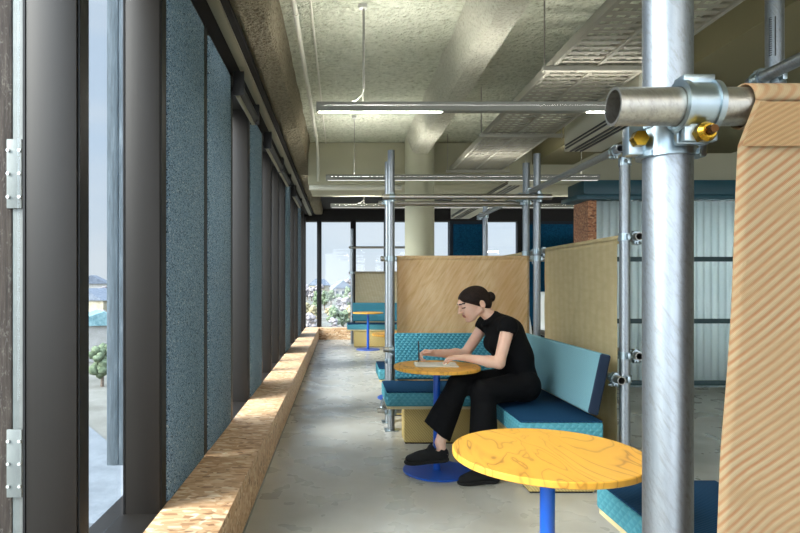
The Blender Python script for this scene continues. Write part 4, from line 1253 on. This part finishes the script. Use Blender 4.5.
pen = thing('pen', 'dark pen held upright in the woman\'s hand over the notebook', 'pen', pen_tip)
MB().path([pen_tip, pen_tip.lerp(pen_top, 0.1), pen_tip.lerp(pen_top, 0.12), pen_top], [0.0008, 0.0035, 0.0042, 0.0042], 12).build('barrel', 'pen_dark', pen)
c0 = pen_tip.lerp(pen_top, 0.75); c1 = pen_tip.lerp(pen_top, 0.99)
MB().path([c0 + Vector((-0.006, -0.003, 0)), c1 + Vector((-0.006, -0.003, 0))], 0.0012, 8).build('clip', 'zinc', pen)

# ---------------------------------------------------------------- outside
def gz(x, y):
    d = math.hypot(x, y)
    s = min(1, max(0, (d - 75) / 230.0)); s = s * s * (3 - 2 * s)
    return -11.5 + 10.2 * s + (0.9 * mnoise.noise(Vector((x * 0.02, y * 0.02, 0))) if d > 70 else 0)
rows = []
for j in range(80):
    y = -60 + 640 * (j / 79) ** 1.6
    rows.append([(x_, y, gz(x_, y)) for x_ in [-420 + 760 * i / 70 for i in range(71)]])
tag(MB().sheet(rows).build('ground_outside', 'hill_ground', sharp=None), kind='structure')
def strip(pts, w, name, mat):
    rows = []
    for i, p in enumerate(pts):
        rows.append([(p[0] - w / 2, p[1], gz(*p) + 0.12), (p[0] + w / 2, p[1], gz(*p) + 0.12)])
    return tag(MB().sheet(rows).build(name, mat, sharp=None), kind='structure')
strip([(-16 - 0.43 * (y - 30) * 1.0 + 5 * math.sin(y * 0.06), y) for y in range(26, 72, 3)], 6.5, 'street_outside', 'asphalt_pale')
m = MB(); m.box((-26, 30, -11.4), (-8, 31.4, -10.9)); tag(m.build('kerb_outside', 'asphalt_pale'), kind='structure')

def house(x, y, w, l, h, rh, rz, roofm, wallm, label, nwin=3):
    z = gz(x, y) - 1.0
    t = thing('house_outside', label, 'house', (x, y, z))
    Rm = Matrix.Translation((x, y, z)) @ Matrix.Rotation(rz, 4, 'Z')
    def fin(mb, name, mat, par=t):
        bmesh.ops.transform(mb.bm, matrix=Rm, verts=mb.bm.verts); return mb.build(name, mat, par)
    wl_ = fin(MB().box((-w / 2, -l / 2, 0), (w / 2, l / 2, h + 1)), 'house_wall', wallm)
    m = MB(); e = 0.5
    A = [(-w / 2 - e, -l / 2 - e, h + 1), (w / 2 + e, -l / 2 - e, h + 1), (0, -l / 2 - e, h + 1 + rh), (-w / 2 - e, l / 2 + e, h + 1), (w / 2 + e, l / 2 + e, h + 1), (0, l / 2 + e, h + 1 + rh)]
    vs = [m.bm.verts.new(p) for p in A]
    for q in ((0, 1, 2), (5, 4, 3), (0, 2, 5, 3), (1, 4, 5, 2), (0, 3, 4, 1)): m.bm.faces.new([vs[i] for i in q])
    fin(m, 'roof', roofm)
    for i in range(nwin):
        xx = -w / 2 + w * (i + 0.5) / nwin
        fin(MB().box((xx - 0.5, -l / 2 - 0.06, 2.2), (xx + 0.5, -l / 2 - 0.01, 3.6)), 'house_window', 'house_window')
    return t
house(0.0, 230, 7, 9, 3.5, 3.2, 0.2, 'roof_slate', 'render_wall', 'grey gabled house in the hazy view through the middle end window')
house(-9, 250, 6, 8, 3.2, 2.8, -0.4, 'roof_slate', 'render_cream', 'smaller cream gabled house left of the grey one in the hazy end-window view')
house(7, 262, 8, 8, 3.5, 3.2, 0.6, 'roof_slate', 'render_wall', 'dark roofed house on the right of the hazy end-window view')
house(-40, 98, 13, 9, 5.5, 2.2, 0.5, 'roof_teal', 'render_wall', 'pale building with grey-green roof in the narrow left window gap')
house(-62, 150, 11, 9, 5, 3, -0.3, 'roof_slate', 'render_cream', 'cream house on the slope in the narrow left window gap')
house(-88, 210, 11, 9, 5, 3, 0.2, 'roof_slate', 'render_wall', 'small white house at the hill crest in the narrow left window gap')
TREES = {'leaf_green': 'green leafy tree in the hazy view outside', 'leaf_yellow': 'yellowish tree in the hazy view outside', 'twig_lilac': 'pale bare twiggy tree in the hazy view outside'}
protos = {}
def mk_tree(kind, seed):
    t = thing('tree_outside', TREES[kind], 'tree', (0, 0, 0), kind.replace('_', ' ') + ' trees in the view')
    MB().path([(0, 0, -1.5), (0.1, 0, 1.5), (0, 0.1, 4)], [0.25, 0.2, 0.1], 8).build('trunk', 'bark', t)
    m = MB(); rr = random.Random(seed)
    for k in range(34):
        a = rr.uniform(0, 2 * PI); q = rr.uniform(0.2, 1.8); z = rr.uniform(2.0, 5.6); q *= 1 - 0.5 * abs(z - 3.6) / 2.4
        m.blob((q * math.cos(a), q * math.sin(a), z), rr.uniform(0.35, 0.75), 2, 0.7, 1.9, (1, 1, 0.9), seed + k)
    m.build('crown', kind, t, sharp=None)
    return t
rt = random.Random(3)
spots = []
for i in range(75):
    y = rt.uniform(125, 260); r_ = rt.uniform(-0.062, 0.020)
    spots.append((r_ * y, y, rt.choice(['twig_lilac', 'twig_lilac', 'leaf_yellow', 'leaf_green'])))
spots += [(1.0, 138, 'leaf_green'), (2.2, 150, 'leaf_yellow')]
for i in range(12):
    y = rt.uniform(85, 200); spots.append((rt.uniform(-0.43, -0.395) * y, y, rt.choice(['twig_lilac', 'leaf_green', 'twig_lilac'])))
spots += [(-0.405 * 72, 72, 'leaf_green'), (-0.42 * 70, 69, 'leaf_green')]
placed = [(h_.location.x, h_.location.y, 9.0) for h_ in bpy.data.objects if h_.name.startswith('house_outside') and h_.parent is None]
for x, y, kind in spots:
    if any(math.hypot(x - a, y - b) < r_ for a, b, r_ in placed): continue
    placed.append((x, y, 4.2))
    if kind not in protos:
        protos[kind] = mk_tree(kind, len(protos) * 11 + 2); protos[kind].location = (x, y, gz(x, y)); o = protos[kind]
    else: o = dup(protos[kind], (x, y, gz(x, y)), TREES[kind])
    s = rt.uniform(0.6, 1.0); o.scale = (s, s, s * rt.uniform(0.85, 1.1)); o.rotation_euler.z = rt.uniform(0, 6)

# ---------------------------------------------------------------- light
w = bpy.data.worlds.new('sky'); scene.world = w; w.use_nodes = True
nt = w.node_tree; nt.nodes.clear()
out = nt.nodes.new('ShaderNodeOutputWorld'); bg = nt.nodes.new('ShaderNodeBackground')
tc = nt.nodes.new('ShaderNodeTexCoord'); sp = nt.nodes.new('ShaderNodeSeparateXYZ')
nt.links.new(tc.outputs['Generated'], sp.inputs[0])
rp = nt.nodes.new('ShaderNodeValToRGB'); cr = rp.color_ramp
cr.elements[0].position = 0.0; cr.elements[0].color = (0.80, 0.86, 0.93, 1)
cr.elements[1].position = 1.0; cr.elements[1].color = (0.62, 0.74, 0.92, 1)
e = cr.elements.new(0.22); e.color = (0.66, 0.79, 0.96, 1)
nt.links.new(sp.outputs[2], rp.inputs[0])
ns = nt.nodes.new('ShaderNodeTexNoise'); ns.inputs['Scale'].default_value = 3.0; ns.inputs['Detail'].default_value = 5
mp = nt.nodes.new('ShaderNodeMapping'); mp.inputs['Scale'].default_value = (1, 1, 5)
nt.links.new(tc.outputs['Generated'], mp.inputs[0]); nt.links.new(mp.outputs[0], ns.inputs[0])
r2 = nt.nodes.new('ShaderNodeValToRGB'); r2.color_ramp.elements[0].position = 0.42; r2.color_ramp.elements[1].position = 0.68
nt.links.new(ns.outputs[0], r2.inputs[0])
mx = nt.nodes.new('ShaderNodeMix'); mx.data_type = 'RGBA'
ml = nt.nodes.new('ShaderNodeMath'); ml.operation = 'MULTIPLY'; ml.inputs[1].default_value = 0.5
nt.links.new(r2.outputs[0], ml.inputs[0]); nt.links.new(ml.outputs[0], mx.inputs[0])
nt.links.new(rp.outputs[0], mx.inputs[6]); mx.inputs[7].default_value = (0.9, 0.93, 0.97, 1)
nt.links.new(mx.outputs[2], bg.inputs[0])
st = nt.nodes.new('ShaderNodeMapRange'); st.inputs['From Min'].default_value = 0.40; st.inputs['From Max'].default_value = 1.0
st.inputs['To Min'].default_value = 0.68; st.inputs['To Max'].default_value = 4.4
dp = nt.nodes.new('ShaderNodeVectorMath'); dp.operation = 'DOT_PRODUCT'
nt.links.new(tc.outputs['Generated'], dp.inputs[0]); dp.inputs[1].default_value = Vector((-0.45, -0.80, 0.40)).normalized()  # extra sky glow from behind the camera, added to brighten the room
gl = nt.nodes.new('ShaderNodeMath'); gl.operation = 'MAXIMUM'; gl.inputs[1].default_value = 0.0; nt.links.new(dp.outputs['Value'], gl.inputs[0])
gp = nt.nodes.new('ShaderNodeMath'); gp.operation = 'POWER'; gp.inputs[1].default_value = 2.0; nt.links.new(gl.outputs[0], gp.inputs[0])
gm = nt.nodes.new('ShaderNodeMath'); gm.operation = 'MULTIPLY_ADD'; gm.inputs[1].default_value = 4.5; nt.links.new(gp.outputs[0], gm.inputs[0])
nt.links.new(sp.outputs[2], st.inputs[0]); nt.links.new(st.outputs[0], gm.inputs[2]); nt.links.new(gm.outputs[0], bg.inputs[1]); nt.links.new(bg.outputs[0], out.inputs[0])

sun = bpy.data.objects.new('sun', bpy.data.lights.new('sun', 'SUN')); col.objects.link(sun)
sun.data.energy = 7.0; sun.data.angle = math.radians(38); sun.data.color = (1.0, 0.95, 0.87)
d = Vector((0.80, 0.34, -0.50)).normalized()
sun.rotation_euler = d.to_track_quat('-Z', 'Y').to_euler()

vs_ = scene.view_settings
vs_.view_transform = 'Standard'; vs_.look = 'None'; vs_.gamma = 1.0; vs_.exposure = 0.62; vs_.use_curve_mapping = False
scene.cycles.use_denoising = True
scene.cycles.max_bounces = 10; scene.cycles.diffuse_bounces = 6; scene.cycles.transparent_max_bounces = 16
scene.cycles.sample_clamp_indirect = 6.0
